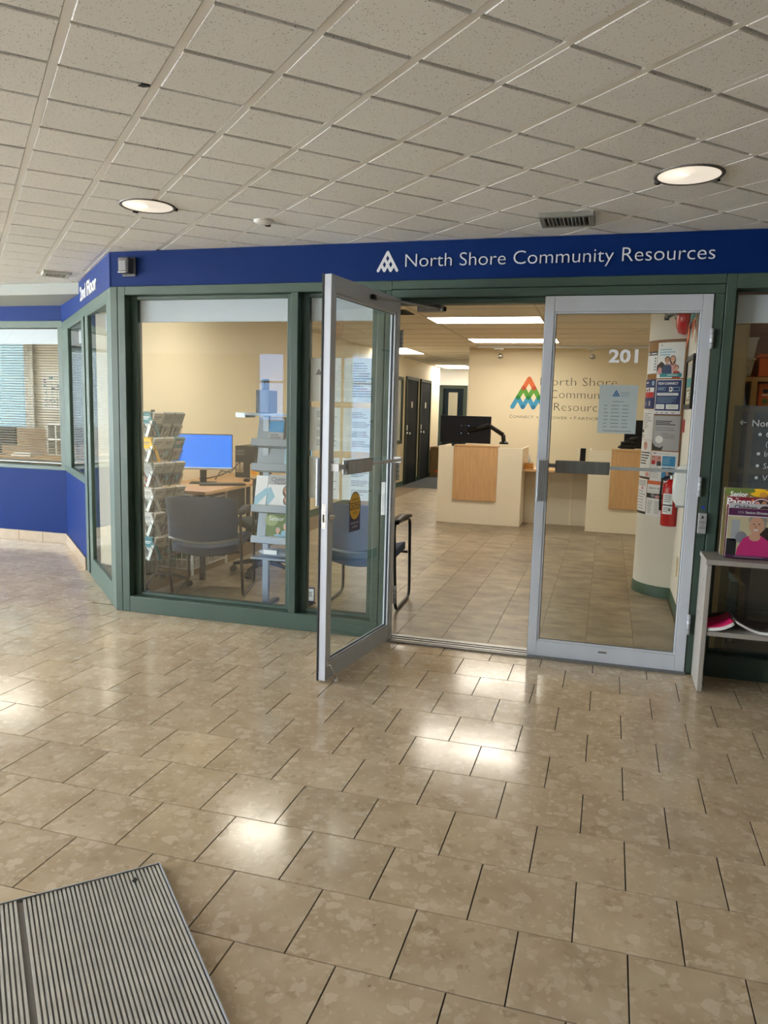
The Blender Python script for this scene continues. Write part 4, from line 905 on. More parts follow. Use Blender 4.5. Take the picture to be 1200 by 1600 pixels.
def d_red_group(p, U, V):
    p.rect(.015,.085,U-.012,.165,W_ST,1,3); p.rect(.018,.085,U-.014,.13,REDP,2,3); p.ell(.045,.142,.012,.016,HAIR,3); p.ell(.08,.147,.012,.016,HAIR,3); p.ell(.045,.13,.007,.01,SK2,4); p.ell(.08,.134,.007,.01,SK2,4)
    p.ell(U-.03,V-.03,.016,.02,CYANP,1); p.text('A',U-.03,V-.037,.014,DBLUE,2,None,'C'); p.rect(.02,V-.03,.06,V-.022,W_ST,1); p.rect(.085,.02,.105,.06,LGREY,1); p.lines(.015,.06,.02,.05,3,CYANP,1,.3,.3)
def d_strip(p, U, V):
    p.lines(.02,U-.02,V-.16,V-.03,9,GREYT,1,.5,.3); p.rect(.0,V-.19,.05,V-.165,K_ST,1,2); p.rect(.012,V-.235,.026,V-.205,K_ST,1); p.ell(.05,V-.222,.014,.016,GREYT,1); p.ell(.05,V-.222,.010,.012,W_ST,2)
def d_rose(p, U, V):
    p.ell(U*.55,V-.045,.028,.035,ROSE,1); p.ell(U*.5,V-.03,.014,.016,SK2,2); p.lines(.01,U-.01,V-.2,V-.09,5,K_ST,1,.3,.4); p.ell(U-.03,.035,.022,.018,ROSE,1); p.rect(0,.0,U,.014,K_ST,1,2)
def d_small(p, U, V): p.lines(.01,U-.008,V-.06,V-.01,4,GREYT,1,.2,.4); p.ell(U*.6,V-.075,.02,.012,ROSE,1); p.lines(.01,U-.008,.03,V-.09,7,LGREY,1,.3,.35); p.rect(0,0,U,.02,K_ST,1,3)
PAPERP = mat('poster_paper', rgb(234,232,230), .55)
poster('pale poster of a smiling family over a teal strip', -141,-101.2,1.752,2.027,PAPERP,d_family)
poster('dark blue poster headed with white capitals and two white boxes', -140.5,-101.5,1.466,1.742,PAPERP,d_tech)
poster('grey poster with black lines of print and a faded photograph', -139.5,-100.2,1.186,1.458,LGREY,d_grey)
poster('white poster with a small photograph and bright blue panels', -140,-99.5,.93,1.178,PAPERP,d_blue)
poster('white listing sheet under an orange heading bar', -143,-116.5,.655,.94,PAPERP,d_ready,.0095)
poster('narrow white card with a black heading beside the family poster', -166,-141.5,1.79,1.965,PAPERP,d_black_card,.0095)
poster('blue flyer with a red clad group beside the dark blue poster', -170,-141.5,1.515,1.745,DBLUE,d_red_group)
poster('plain white sheet of small print beside the grey poster', -172,-140.5,1.262,1.51,PAPERP,d_strip)
poster('white sheet with round pink pictures beside the blue panelled poster', -172,-141,.95,1.26,PAPERP,d_rose)
poster('lowest white sheet on the curve, black strip at its foot', -172,-144.5,.66,.945,PAPERP,d_small)
# extinguisher hung on the column
ea = math.radians(-104); ex, ey = CCX+(CR+.075)*math.cos(ea), CCY+(CR+.075)*math.sin(ea)
t = thing('fire_extinguisher', 'red fire extinguisher with white label hung on the column', 'fire extinguisher', (ex,ey,.6))
m = MB(); m.smooth = True; m.M = Matrix.Translation((ex,ey,.6)); m.lathe([(.02,0),(.058,.004),(.063,.015),(.063,.30),(.055,.335),(.03,.365),(.02,.37)],24); m.build('cylinder', M_TRED, t)
m = MB(); m.M = Matrix.Translation((ex,ey,.6)); m.lathe([(.018,.368),(.02,.40),(.012,.41)],14); m.build('valve', M_STEEL, t)
MB().tube([(ex,ey,1.0),(ex-.02,ey-.05,1.02),(ex-.03,ey-.10,1.03)],.008,6).build('handle', M_BLACK, t); MB().tube([(ex,ey,1.01),(ex-.02,ey-.05,1.05),(ex-.03,ey-.09,1.055)],.007,6).build('lever', M_BLACK, t)
MB().tube([(ex-.01,ey,.99),(ex-.07,ey-.01,.97),(ex-.075,ey,.85),(ex-.07,ey+.005,.72)],.009,8).build('hose', M_BLACK, t)
p = Print(cyl_fn(ex,ey,.0635,math.radians(-150),.70), True); p.rect(0,0,.08,.16,W_ST,1,6).lines(.01,.07,.09,.15,4,GREYT,2,.2,.4).rect(.0,.065,.08,.075,K_ST,2,5).lines(.01,.06,.01,.055,3,GREYT,2,.3,.4).ell(.06,.035,.01,.012,GREYT,2); p.build('label_band', None, t, flat=True)
bx(ex-.02,ey+.055,.85,ex+.02,ey+.085,.95).build('bracket', M_BLACK, t)
# things on the wall beside the column (faces -x)
def wallfn(y, z, off=0.0): return plane_fn((.56-off,y,z), (0,-1,0), (0,0,1))
t = thing('picture_frame', 'black framed notice on the pale wall beside the column', 'picture frame', (.56,1.45,1.5))
m = MB(); 
for a in ((.535,1.21,1.51,.56,1.245,1.89), (.535,1.685,1.51,.56,1.72,1.89), (.535,1.245,1.51,.56,1.685,1.545), (.535,1.245,1.855,.56,1.685,1.89)): m.box(*a)
m.build('frame', M_BLACK, t, bevel=.003)
p = Print(wallfn(1.685,1.545,.012)); p.rect(0,0,.44,.31,SAND,1).rect(.02,.2,.42,.29,LGREY,2).rect(.02,.12,.42,.19,TEALP,2).lines(.03,.4,.02,.11,4,GREYT,2).rect(.1,.05,.2,.09,W_ST,3); p.build('print', None, t, flat=True)
t = thing('fire_bell', 'red fire alarm bell high on the pale wall', 'alarm', (.56,1.83,2.21))
m = MB(); m.smooth = True; m.M = Matrix.Translation((.56,1.83,2.2)) @ Matrix.Rotation(-math.pi/2,4,'Y'); m.lathe([(.125,.03),(.128,.045),(.115,.085),(.07,.105),(.02,.108)],28); m.build('gong', M_TRED, t)
m = MB(); m.M = Matrix.Translation((.56,1.83,2.2)) @ Matrix.Rotation(-math.pi/2,4,'Y'); m.lathe([(.08,0),(.08,.03)],20); m.build('back_box', M_TRED, t)
m = MB(); m.M = Matrix.Translation((.45,1.83,2.2)) @ Matrix.Rotation(-math.pi/2,4,'Y'); m.lathe([(.012,0),(.01,.012)],10); m.build('centre_bolt', M_STEEL, t)
t = thing('paper_garland', 'orange and teal paper leaves hung beside the red bell', 'decoration', (.56,1.4,2.1))
for k, (y, z, a, c) in enumerate([(1.5,2.12,.5,ORGP),(1.42,2.18,-.4,TEALP),(1.36,2.08,.9,ORGP),(1.46,2.24,1.4,LEAF),(1.33,2.16,2.3,TEALP),(1.4,2.02,-.9,ORGP)]):
    m = MB(); m.M = Matrix.Translation((.545-.008*k,y,z)) @ Matrix.Rotation(a,4,'X')
    m.add([(0,-.10,0),(.008,-.02,.04),(0,.10,0),(.008,-.02,-.04),(-.004,-.10,0),(.004,-.02,.04),(-.004,.10,0),(.004,-.02,-.04)],[(0,1,2,3),(7,6,5,4),(0,4,5,1),(1,5,6,2),(2,6,7,3),(3,7,4,0)]); m.build('paper_leaf', c, t)
MB().tube([(.552,1.5,2.3),(.55,1.42,2.2),(.552,1.34,2.1)],.002,5).build('string', M_WHITE, t)
t = thing('red_sticker', 'small red plate on the pale wall by the grey poster', 'sign', (.56,1.8,1.34)); bx(.552,1.72,1.335,.56,1.86,1.435).build('plate', M_TRED, t, bevel=.001)
t = thing('hand_sanitiser_dispenser', 'rounded white sanitiser dispenser on the pale wall', 'dispenser', (.56,.98,.85))
m = MB(); m.smooth = True; pr = [(0,0),(.085,0),(.105,.03),(.11,.12),(.105,.2),(.085,.255),(.04,.275),(0,.275)]
n = len(pr); m.add([(.56-a,.93,.86+b) for a, b in pr]+[(.56-a,1.05,.86+b) for a, b in pr],[tuple(range(n)),tuple(range(2*n-1,n-1,-1))]+[(i,(i+1)%n,n+(i+1)%n,n+i) for i in range(n)]); m.smooth = False
m.build('cover', M_WHITE, t, bevel=.008); bx(.475,.96,.845,.54,1.02,.862).build('nozzle', mat('grey_soft_plastic', rgb(150,150,150), .4), t, bevel=.003)
t = thing('wall_plate', 'blank beige plate low on the pale wall', 'outlet', (.56,1.45,.3)); bx(.554,1.41,.28,.56,1.49,.42).build('plate', mat('beige_plastic', rgb(196,176,140), .5), t, bevel=.002)

# ---------------------------------------------------------------- waiting area: chairs
M_SEAT = mat('blue_grey_upholstery', rgb(38,58,82), .85, noise=.12, nscale=90, bump=.4, bscale=300)
M_TUBE = mat('dark_chair_tube', rgb(44,44,46), .35, metal=.5)
def round_path(pts, r, n=4):
    out = []; k = len(pts)
    for i in range(k):
        p, a, b = Vector(pts[i]), Vector(pts[i-1]), Vector(pts[(i+1) % k]); da = (a-p).normalized()*r; db = (b-p).normalized()*r
        for q in range(n+1): t = q/n; out.append((p+da)*(1-t)**2+p*2*t*(1-t)+(p+db)*t*t)
    return out
def make_chair(label):
    t = thing('visitor_chair', label, 'chair', group='waiting chairs', local=True)
    for s in (-1, 1):
        x = s*.27
        MB().tube(round_path([(x,.0,.012),(x,.50,.012),(x*.98,.47,.63),(x*.97,-.08,.655)],.07),.0115,8,True).build('side_frame', M_TUBE, t)
        m = MB(); m.slab(lambda u,v: ((x*.98+(u-.5)*.05, -.06+v*.48, .668-.025*(v-.4)**2*2+.01*math.sin(v*3)),(0,0,1)),2,8,.022); m.build('arm_pad', M_BLACK, t)
    MB().tube([(-.265,.0,.36),(-.1,.0,.335),(.1,.0,.335),(.265,.0,.36)],.010,8).build('cross_tube', M_TUBE, t)
    MB().tube([(-.265,.42,.37),(.265,.42,.37)],.010,8).build('cross_tube', M_TUBE, t)
    m = MB(); m.slab(lambda u,v: (((u-.5)*.49, -.07+v*.5-(1-v)*.06*(1-(2*u-1)**2), .405-.035*(1-(2*u-1)**2)+.02*v-.03*max(0,v-.8)*5*(v-.8)), (0,-.05,1)),10,8,.065); m.build('seat', M_SEAT, t, bevel=.012)
    m = MB(); m.slab(lambda u,v: (((u-.5)*(.50+.02*v), -.10-.07*v*v-.055*(1-(2*u-1)**2), .475+.30*v-.03*(1-(2*u-1)**2)*(1-v)+.02*(1-(2*u-1)**4)*v), ((2*u-1)*.35,-1,.2)),12,8,.04); b = m.build('backrest', M_SEAT, t, bevel=.012)
    m = MB(); m.tube([((u-.5)*.5, -.112-.055*(1-(2*u-1)**2), .478-.03*(1-(2*u-1)**2)) for u in [i/10 for i in range(11)]],.012,8); m.build('rim_strip', mat('grey_rim', rgb(120,124,126), .45), b)
    return t
c1 = make_chair('blue visitor chair behind the large storefront window, back to the glass'); c1.location = (-2.84,.56,0); c1.rotation_euler = (0,0,.28)
c2 = copy_tree(c1, (-1.66,.66,0), .05, 'blue visitor chair behind the open glass door, back to the lobby')
# desk along the cream wall
t = thing('computer_desk', 'maple computer desk along the cream wall of the waiting area', 'desk', (-3.42,2.0,0))
bx(-3.742,1.0,.72,-3.1,3.0,.748).build('desktop', M_MAPLE, t, bevel=.003)
for y in (1.04, 2.94): bx(-3.70,y,.006,-3.66,y+.03,.719).build('leg', M_TUBE, t); bx(-3.18,y,.006,-3.14,y+.03,.719).build('leg', M_TUBE, t)
bx(-3.73,1.05,.3,-3.715,2.95,.70).build('modesty_panel', M_OLIVE, t)
t = thing('computer_monitor', 'monitor with a plain bright blue screen on the maple desk', 'monitor', (-3.42,1.66,.748), 0)
R = Matrix.Translation((-3.46,1.60,0)) @ Matrix.Rotation(.42,4,'Z') @ Matrix.Scale(.95,4,(1,0,0))
def rmb(): m = MB(); m.M = R; return m
M_SCREEN = emit('lit_blue_screen', rgb(0,132,255), 1.0); M_SCREEN.node_tree.nodes['Principled BSDF'].inputs['Base Color'].default_value = (.0,.0,.0,1); M_SCREEN.node_tree.nodes['Principled BSDF'].inputs['Specular IOR Level'].default_value = .1
rmb().box(-.275,0,.872,.275,.03,1.19).build('screen_shell', M_BLACK, t, bevel=.004)
scn = rmb().box(-.269,-.002,.888,.269,.0,1.183).build('screen', M_SCREEN, t); 
p = Print(lambda u,v,w_: R @ Vector((u,-.0022-w_,v))); p.rect(-.269,.888,.269,.894,emit('lit_taskbar', rgb(200,220,240), 1.0),1); 
for q in range(3): p.rect(-.262,1.16-q*.02,-.252,1.17-q*.02,MATS['lit_taskbar'],1)
p.build('desktop_icons', None, t, flat=True)
rmb().box(-.276,-.003,.872,.276,.0,.886).build('chin_strip', M_ALU, t)
rmb().box(-.03,.03,.756,.03,.05,.96).build('stand_neck', M_BLACK, t, bevel=.003); rmb().box(-.12,-.06,.749,.12,.12,.757).build('stand_foot', M_BLACK, t, bevel=.003)
t = thing('keyboard', 'black keyboard on the maple desk before the blue screen', 'keyboard', (-3.24,1.62,.749)); R2 = Matrix.Translation((-3.24,1.55,0)) @ Matrix.Rotation(.6,4,'Z')
m = MB(); m.M = R2; m.box(-.2,-.06,.749,.2,.06,.762); k = m.build('case', M_BLACK, t, bevel=.003)
m = MB(); m.M = R2
for i in range(14):
    for j in range(4): m.box(-.185+i*.0265,-.05+j*.026,.762,-.162+i*.0265,-.028+j*.026,.767)
o = m.build('keys', MATS['dark_grey_plastic'], k); o['kind'] = 'stuff'
t = thing('computer_mouse', 'small black mouse by the keyboard', 'mouse', (-3.2,1.9,.749)); m = MB(); m.smooth = True; m.M = Matrix.Translation((-3.2,1.95,.749)); m.lathe([(.028,0),(.033,.01),(.026,.025),(.008,.032)],12); m.build('body', M_BLACK, t)
t = thing('computer_tower', 'black computer tower on the maple desk beside the blue screen', 'computer', (-3.42,2.5,.749))
bx(-3.50,2.3,.749,-3.30,2.72,1.06).build('case', M_BLACK, t, bevel=.005)
for z in (1.0,.97): bx(-3.49,2.296,z,-3.4,2.30,z+.02).build('drive_bay', MATS['dark_grey_plastic'], t)
bx(-3.49,2.297,.80,-3.41,2.30,.9).build('front_grille', M_STEEL, t)
t = thing('sign_holder', 'small framed yellow card standing by the computer tower', 'sign', (-3.2,2.35,.749))
bx(-3.29,2.18,.749,-3.17,2.20,.905).build('frame', M_BLACK, t, bevel=.002); p = Print(front_fn(-3.28,2.1795,.757)); p.rect(0,0,.10,.138,SAND,1).rect(.01,.03,.09,.12,Y_ST,2).lines(.02,.07,.04,.11,5,ORGP,3,.2,.4); p.build('card', None, t, flat=True)
t = thing('cable_tangle', 'loose black cables behind the blue screen', 'cables', (-3.5,2.0,.75))
for pts in ([(-3.5,1.9,.76),(-3.52,2.05,.83),(-3.5,2.2,.80),(-3.45,2.29,.9)], [(-3.55,1.7,.78),(-3.6,1.9,.76),(-3.55,2.1,.78),(-3.5,2.3,.84)]): MB().tube(pts,.005,6).build('cable', M_BLACK, t)
# task chair at the desk
t = thing('task_chair', 'dark task chair drawn up to the maple desk', 'chair', (-2.9,1.55,0), 0)
R = Matrix.Translation((-2.80,1.52,0)) @ Matrix.Rotation(.85,4,'Z'); M_DSEAT = mat('dark_green_fabric', rgb(40,52,50), .85, noise=.1, nscale=90)
m = MB(); m.M = R; m.slab(lambda u,v: (((u-.5)*.46, -.25-.04*(1-(2*u-1)**2), .52+.34*v), (0,-1,0)),8,6,.05); m.build('backrest', M_DSEAT, t, bevel=.015)
m = MB(); m.M = R; m.slab(lambda u,v: (((u-.5)*.48, -.22+v*.46, .46-.02*(2*v-1)**2), (0,0,1)),8,6,.07); m.build('seat', M_DSEAT, t, bevel=.015)
m = MB(); m.M = R; m.box(-.03,-.30,.44,.03,-.27,.62); m.build('back_bar', M_BLACK, t); m = MB(); m.M = R; m.cyl((0,0,.09),(0,0,.43),.03,12); m.build('column', M_BLACK, t)
for i in range(5):
    a = i*2*math.pi/5; c, s_ = math.cos(a), math.sin(a); m = MB(); m.M = R; m.tube([(0,0,.10),(c*.15,s_*.15,.10),(c*.29,s_*.29,.075)],[.025,.022,.015],8); l = m.build('base_arm', M_BLACK, t)
    m = MB(); m.M = R @ Matrix.Translation((c*.29,s_*.29,.03)) @ Matrix.Rotation(a,4,'Z') @ Matrix.Rotation(math.pi/2,4,'X'); m.lathe([(.028,-.02),(.028,.02)],12); m.build('caster', M_RUBBER, l)
# white wire drawers under the desk
t = thing('wire_drawers', 'white wire drawer unit under the maple desk', 'drawers', (-3.35,1.5,0))
M_WIREW = mat('white_wire', rgb(222,222,218), .4)
m = MB()
for x in (-3.66,-3.31):
    for y in (1.15,1.75): m.box(x-.008,y-.008,.006,x+.008,y+.008,.70)
m.box(-3.66,1.15,.69,-3.31,1.75,.705); m.build('frame', M_WIREW, t)
for lv in range(3):
    z = .06+lv*.21; m = MB()
    for q in range(12): y = 1.16+q*.053; m.cyl((-3.31,y,z),(-3.31,y,z+.16),.0035,5); m.cyl((-3.66,y,z),(-3.31,y,z),.0035,5)
    for q in range(8): x = -3.66+q*.05; m.cyl((x,1.15,z),(x,1.15,z+.16),.0035,5)
    for zz in (z,z+.08,z+.16): m.cyl((-3.31,1.15,zz),(-3.31,1.75,zz),.004,5); m.cyl((-3.66,1.15,zz),(-3.31,1.15,zz),.004,5)
    m.build('wire_basket', M_WIREW, t)
bx(-3.308,1.3,.52,-3.304,1.42,.66).build('label_card', CYANP, t)

# ---------------------------------------------------------------- wire brochure rack with its brochures
RX, RY = -3.40, .73
rk = thing('brochure_rack', 'black wire spinner rack full of brochures behind the large window', 'rack', (RX,RY,0))
M_WIRE = mat('black_wire', rgb(22,22,24), .4, metal=.3)
MB().cyl((RX,RY,.08),(RX,RY,1.40),.016,12).build('pole', M_WIRE, rk)
for i in range(4):
    a = .35+i*math.pi/2; c, s_ = math.cos(a), math.sin(a)
    l = MB().tube([(RX,RY,.10),(RX+c*.12,RY+s_*.12,.10),(RX+c*.27,RY+s_*.27,.055)],.014,8).build('base_leg', M_WIRE, rk)
    m = MB(); m.M = Matrix.Translation((RX+c*.27,RY+s_*.27,.025)) @ Matrix.Rotation(math.pi/2,4,'X'); m.lathe([(.023,-.014),(.023,.014)],12); m.build('caster', M_RUBBER, l)
for z in (.24,1.36):
    m = MB(); m.tube([(RX+.12*math.cos(k*math.pi/6),RY+.12*math.sin(k*math.pi/6),z) for k in range(12)],.004,6,True)
    for k in range(4): m.cyl((RX,RY,z),(RX+.12*math.cos(k*math.pi/2),RY+.12*math.sin(k*math.pi/2),z),.004,6)
    m.build('hoop', M_WIRE, rk)
BCOL = [('white', mat('brochure_white', rgb(190,188,182), .5)), ('pale grey', mat('brochure_grey', rgb(142,146,144), .5)), ('cream', mat('brochure_cream', rgb(176,170,154), .5)), ('teal', mat('brochure_teal', rgb(38,112,124), .5)),
        ('red', mat('brochure_red', rgb(170,46,40), .5)), ('navy', mat('brochure_navy', rgb(36,48,92), .5)), ('olive', mat('brochure_olive', rgb(112,124,84), .5)), ('yellow', mat('brochure_yellow', rgb(222,170,40), .5)), ('maroon', mat('brochure_maroon', rgb(98,34,40), .5))]
TIER = ['lowest','second lowest','third lowest','third highest','second highest','topmost']
SIDE = ['window side', 'desk side', 'rear side']
bro_me = {}; wire_me = None
pick = [0,1,2,0,1,0,3,0,1,2,6,0,1,0,5,2,0,1,0,4,0,2,1,0,8,0,7]
for si, ang in enumerate((math.radians(-103), math.radians(-13), math.radians(167))):
    for ti in range(6):
        for ci in range(3):
            F = Matrix.Translation((RX,RY,.25+ti*.19)) @ Matrix.Rotation(ang+math.pi/2,4,'Z') @ Matrix.Translation(((ci-1)*.112,-.075,0)) @ Matrix.Rotation(.42,4,'X')
            if wire_me is None:
                m = MB()
                m.tube([(-.05,.0,.12),(-.05,-.038,.10),(-.05,-.038,.0),(-.05,0,0),(.05,0,0),(.05,-.038,0),(.05,-.038,.10),(.05,0,.12)],.0028,5); m.tube([(-.05,-.038,.10),(-.02,-.04,.085),(-.02,-.04,.03),(.02,-.04,.03),(.02,-.04,.085),(.05,-.038,.10)],.0026,5)
                wo = m.build('wire_pocket', M_WIRE); wo.parent = rk; wire_me = wo.data
            else: wo = bpy.data.objects.new('wire_pocket', wire_me); COL.objects.link(wo); wo.parent = rk
            wo.matrix_local = Matrix.Translation((-RX,-RY,0)) @ F
            k = pick[(si*7+ti*5+ci*3+random.randint(0,2)) % len(pick)]; nm, mm_ = BCOL[k]
            if k not in bro_me:
                m = bx(-.0495,-.03,.004,.0495,-.002,.205); r0 = None
                o = thing('brochure', '', 'brochure', local=True); body = m.build('pages', mm_, o, bevel=.002)
                q = Print(front_fn(0,-.0302,0)); hd = W_ST if k in (3,4,5,8) else GREYT; q.rect(-.04,.17,.03,.178,hd,1).rect(-.04,.155,.01,.161,hd,1); q.rect(-.045,.02,.045,.12,BCOL[1][1] if k in (0,2,6) else LGREY,1); q.ell(.0,.075,.02,.025,MGREY if k % 2 else CYANP,2); q.build('cover_print', None, o, flat=True)
                bro_me[k] = o
            else:
                o = bro_me[k].copy(); COL.objects.link(o)
                for ch in bro_me[k].children: c_ = ch.copy(); COL.objects.link(c_); c_.parent = o
            o.matrix_world = F
            o['label'] = '%s brochure in the %s tier of the wire rack, %s, %s pocket' % (nm, TIER[ti], SIDE[si], ('first','middle','last')[ci]); o['group'] = '%s brochures in the wire rack' % nm
# ---------------------------------------------------------------- magazine display stand behind the window
M_GSTEEL = mat('grey_stand_metal', rgb(134,142,150), .4, metal=.4); M_BAG = mat('crinkled_plastic', rgb(150,156,160), .3, noise=.2, nscale=30, bump=.8, bscale=40)
MX, MY = -2.12, .42
ms = thing('magazine_stand', 'grey metal magazine stand behind the window beside the mullion', 'stand', (MX,MY,0))
for x in (MX-.20, MX+.07): bx(x,MY,.03,x+.045,MY+.03,1.40).build('post', M_GSTEEL, ms, bevel=.003)
for x in (MX-.19, MX+.09): bx(x-.02,MY-.16,.004,x+.02,MY+.24,.03).build('foot', M_TUBE, ms, bevel=.003)
def tier(z, tilt, h, nm='tray'):
    m = MB(); m.M = Matrix.Translation((MX,MY-.02,z)) @ Matrix.Rotation(tilt,4,'X'); m.box(-.24,-.09,0,.14,0,.012).box(-.24,-.095,0,.14,-.09,.05).box(-.24,-.006,0,.14,0,h); return m.build(nm, M_GSTEEL, ms, bevel=.002)
for z in (.48,.70,.99,1.16): tier(z,-.22,.22)
bx(MX-.26,MY-.16,1.385,MX+.15,MY+.06,1.402).build('top_shelf', M_GSTEEL, ms, bevel=.003)
m = MB(); m.use(M_GSTEEL); m.prism([(MX-.36,MY-.1),(MX-.26,MY-.16),(MX-.26,MY+.0)],1.37,1.402); m.build('shelf_wing', M_GSTEEL, ms)
bx(MX-.235,MY-.13,.385,MX+.14,MY+.0,.40).build('bottom_tray', M_GSTEEL, ms, bevel=.003)
def magazine(label, z, tilt, w_, h, x, draw, bg=PAPERP, y=None, par='magazine', cat='magazine', th=.012):
    y = MY-.055 if y is None else y; F = Matrix.Translation((x,y,z)) @ Matrix.Rotation(tilt,4,'X')
    t = thing(par, label, cat, (x,y,z), 0, 'display magazines')
    m = MB(); m.M = F; m.box(0,0,0,w_,th,h); m.build('pages', M_PAPER, t)
    p = Print(lambda u,v,q: F @ Vector((u,-.0004-q,v))); p.rect(0,0,w_,h,bg,0); draw(p, w_, h); p.build('cover', None, t, flat=True); return t
def c_kids(p, U, V):
    p.rect(0,V-.07,U,V,LGREY,1); p.text('Children',.02,V-.045,.03,K_ST,2,.15); p.text('Family',.05,V-.065,.02,K_ST,2,.1); p.poly([(0,.02),(.06,.1),(.02,.17),(0,.15)],CYANP,1)
    person(p,.14,.15,.055,W_ST,SK2,HAIR,2,True); person(p,.145,.085,.045,W_ST,SK2,HAIR,6,True); p.rect(.07,0,U,.025,ORGP,10)
def c_senior(p, U, V):
    p.rect(0,0,U,V,LEAF,1); p.ell(.04,.16,.05,.04,mat('pale_leaf_print', rgb(150,164,110), .6),2); p.text('Senior',.02,V-.045,.034,W_ST,3,.115); person(p,.15,.12,.045,CYANP,SK1,LGREY,3); person(p,.095,.09,.042,CYANP,SK1,LGREY,7); p.rect(.03,.02,.1,.05,SAND,12); p.rect(0,0,U,.012,DKRED,12)
def c_pink(p, U, V):
    p.rect(0,0,U,V,CYANP,1); p.poly([(.03,.0),(.08,.14),(.11,.14),(.08,0)],PINKP,2); person(p,.145,.14,.06,REDP,SK2,HAIR,3,True)
def c_blue(p, U, V): p.rect(0,0,U,V,SBLUE,1).lines(.02,.18,.03,.2,6,CYANP,2)
magazine('children and family magazine in the middle tier of the grey stand', 1.005-.28+.0,-.22,.20,.255,MX-.15,c_kids)
magazine('green senior living magazine in the lower tier of the grey stand', 0.495,-.22,.20,.205,MX-.16,c_senior)
magazine('magazine with a woman in red in the upper tier of the grey stand', 1.0,-.22,.20,.25,MX-.02,c_pink)
magazine('white magazine partly hidden behind the grey post in the middle tier', .72,-.22,.09,.25,MX-.245,lambda p,U,V: p.poly([(0,.02),(.13,.16),(.13,.2),(0,.1)],CYANP,1))
magazine('pale leaflet standing in the topmost tier of the grey stand', 1.175,-.22,.11,.2,MX-.14,lambda p,U,V: p.rect(.0,.1,U,.18,SBLUE,1).lines(.01,.1,.02,.09,4,GREYT,2), LGREY)
magazine('pink leaflet standing in the topmost tier of the grey stand', 1.175,-.22,.09,.19,MX+.03,lambda p,U,V: p.rect(.0,.08,U,.15,REDP,1).lines(.01,.08,.02,.07,3,GREYT,2), ROSE)
t = thing('plastic_bag', 'crinkled clear plastic bundle in the bottom tray of the grey stand', 'bag', (MX,MY-.05,.4))
m = MB(); m.smooth = True; random.seed(3); vs = []; fs = []; NU, NV = 14, 9
for j in range(NV+1):
    for i in range(NU): a = 2*math.pi*i/NU; f = j/NV; r = math.sin(math.pi*min(1,f*.92+.08))**.7; k = 1+random.uniform(-.14,.14); vs.append((MX-.04+.15*r*math.cos(a)*k, MY-.065+.055*r*math.sin(a)*k, 0.403+.055*f+.01*random.random()*f))
for j in range(NV):
    for i in range(NU): fs.append((j*NU+i,j*NU+(i+1)%NU,(j+1)*NU+(i+1)%NU,(j+1)*NU+i))
fs += [tuple(range(NU)), tuple(NV*NU+i for i in range(NU))]; m.add(vs, fs); m.build('wrapped_bundle', M_BAG, t); bx(MX-.13,MY-.135,.43,MX-.03,MY-.129,.46).build('label_tag', M_PAPER, t)
t = thing('grey_device', 'dark grey projector like device on top of the grey stand', 'device', (MX-.12,MY-.04,1.402))
bx(MX-.21,MY-.1,1.403,MX-.11,MY+.04,1.56).build('body', MATS['dark_grey_plastic'], t, bevel=.004); bx(MX-.19,MY-.06,1.56,MX-.16,MY+.02,1.64).build('head', MATS['dark_grey_plastic'], t, bevel=.008); bx(MX+.03,MY-.08,1.403,MX+.13,MY+.03,1.62).build('side_unit', mat('charcoal_plastic', rgb(60,60,66), .4), t, bevel=.01)
t = thing('small_sign_card', 'tiny white card with a blue border behind the narrow window', 'sign', (-2.03,.6,0))
bx(-2.075,.6,.02,-1.985,.63,.03).build('foot', M_TUBE, t); bx(-2.07,.61,.03,-1.99,.616,.14).build('card', N_ST, t); p = Print(front_fn(-2.064,.6095,.04)); p.rect(0,0,.068,.09,W_ST,1).lines(.012,.06,.03,.07,3,K_ST,2,.2,.4); p.build('card_print', None, t, flat=True)

# ---------------------------------------------------------------- bookcase outside the directory window
M_SHELF = mat('worn_white_laminate', rgb(146,140,132), .5, noise=.06, nscale=12)
t = thing('bookcase', 'low pale open bookcase standing under the directory window', 'bookcase', (.95,-.16,0))
bx(.541,-.29,.004,.567,-.012,.692).build('side_panel', M_SHELF, t, bevel=.003); bx(1.42,-.29,.004,1.446,-.012,.692).build('side_panel', M_SHELF, t, bevel=.003)
bx(.535,-.295,.693,1.452,-.012,.72).build('top', M_SHELF, t, bevel=.003); bx(.568,-.285,.312,1.419,-.012,.337).build('shelf', M_SHELF, t, bevel=.002)
m = MB()
for y, z in ((-.21,.60),(-.22,.39),(-.09,.39)): m.M = Matrix.Translation((.541,y,z)) @ Matrix.Rotation(-math.pi/2,4,'Y'); m.lathe([(.006,0),(.005,.001)],10)
m.build('screw_cap', M_TUBE, t)
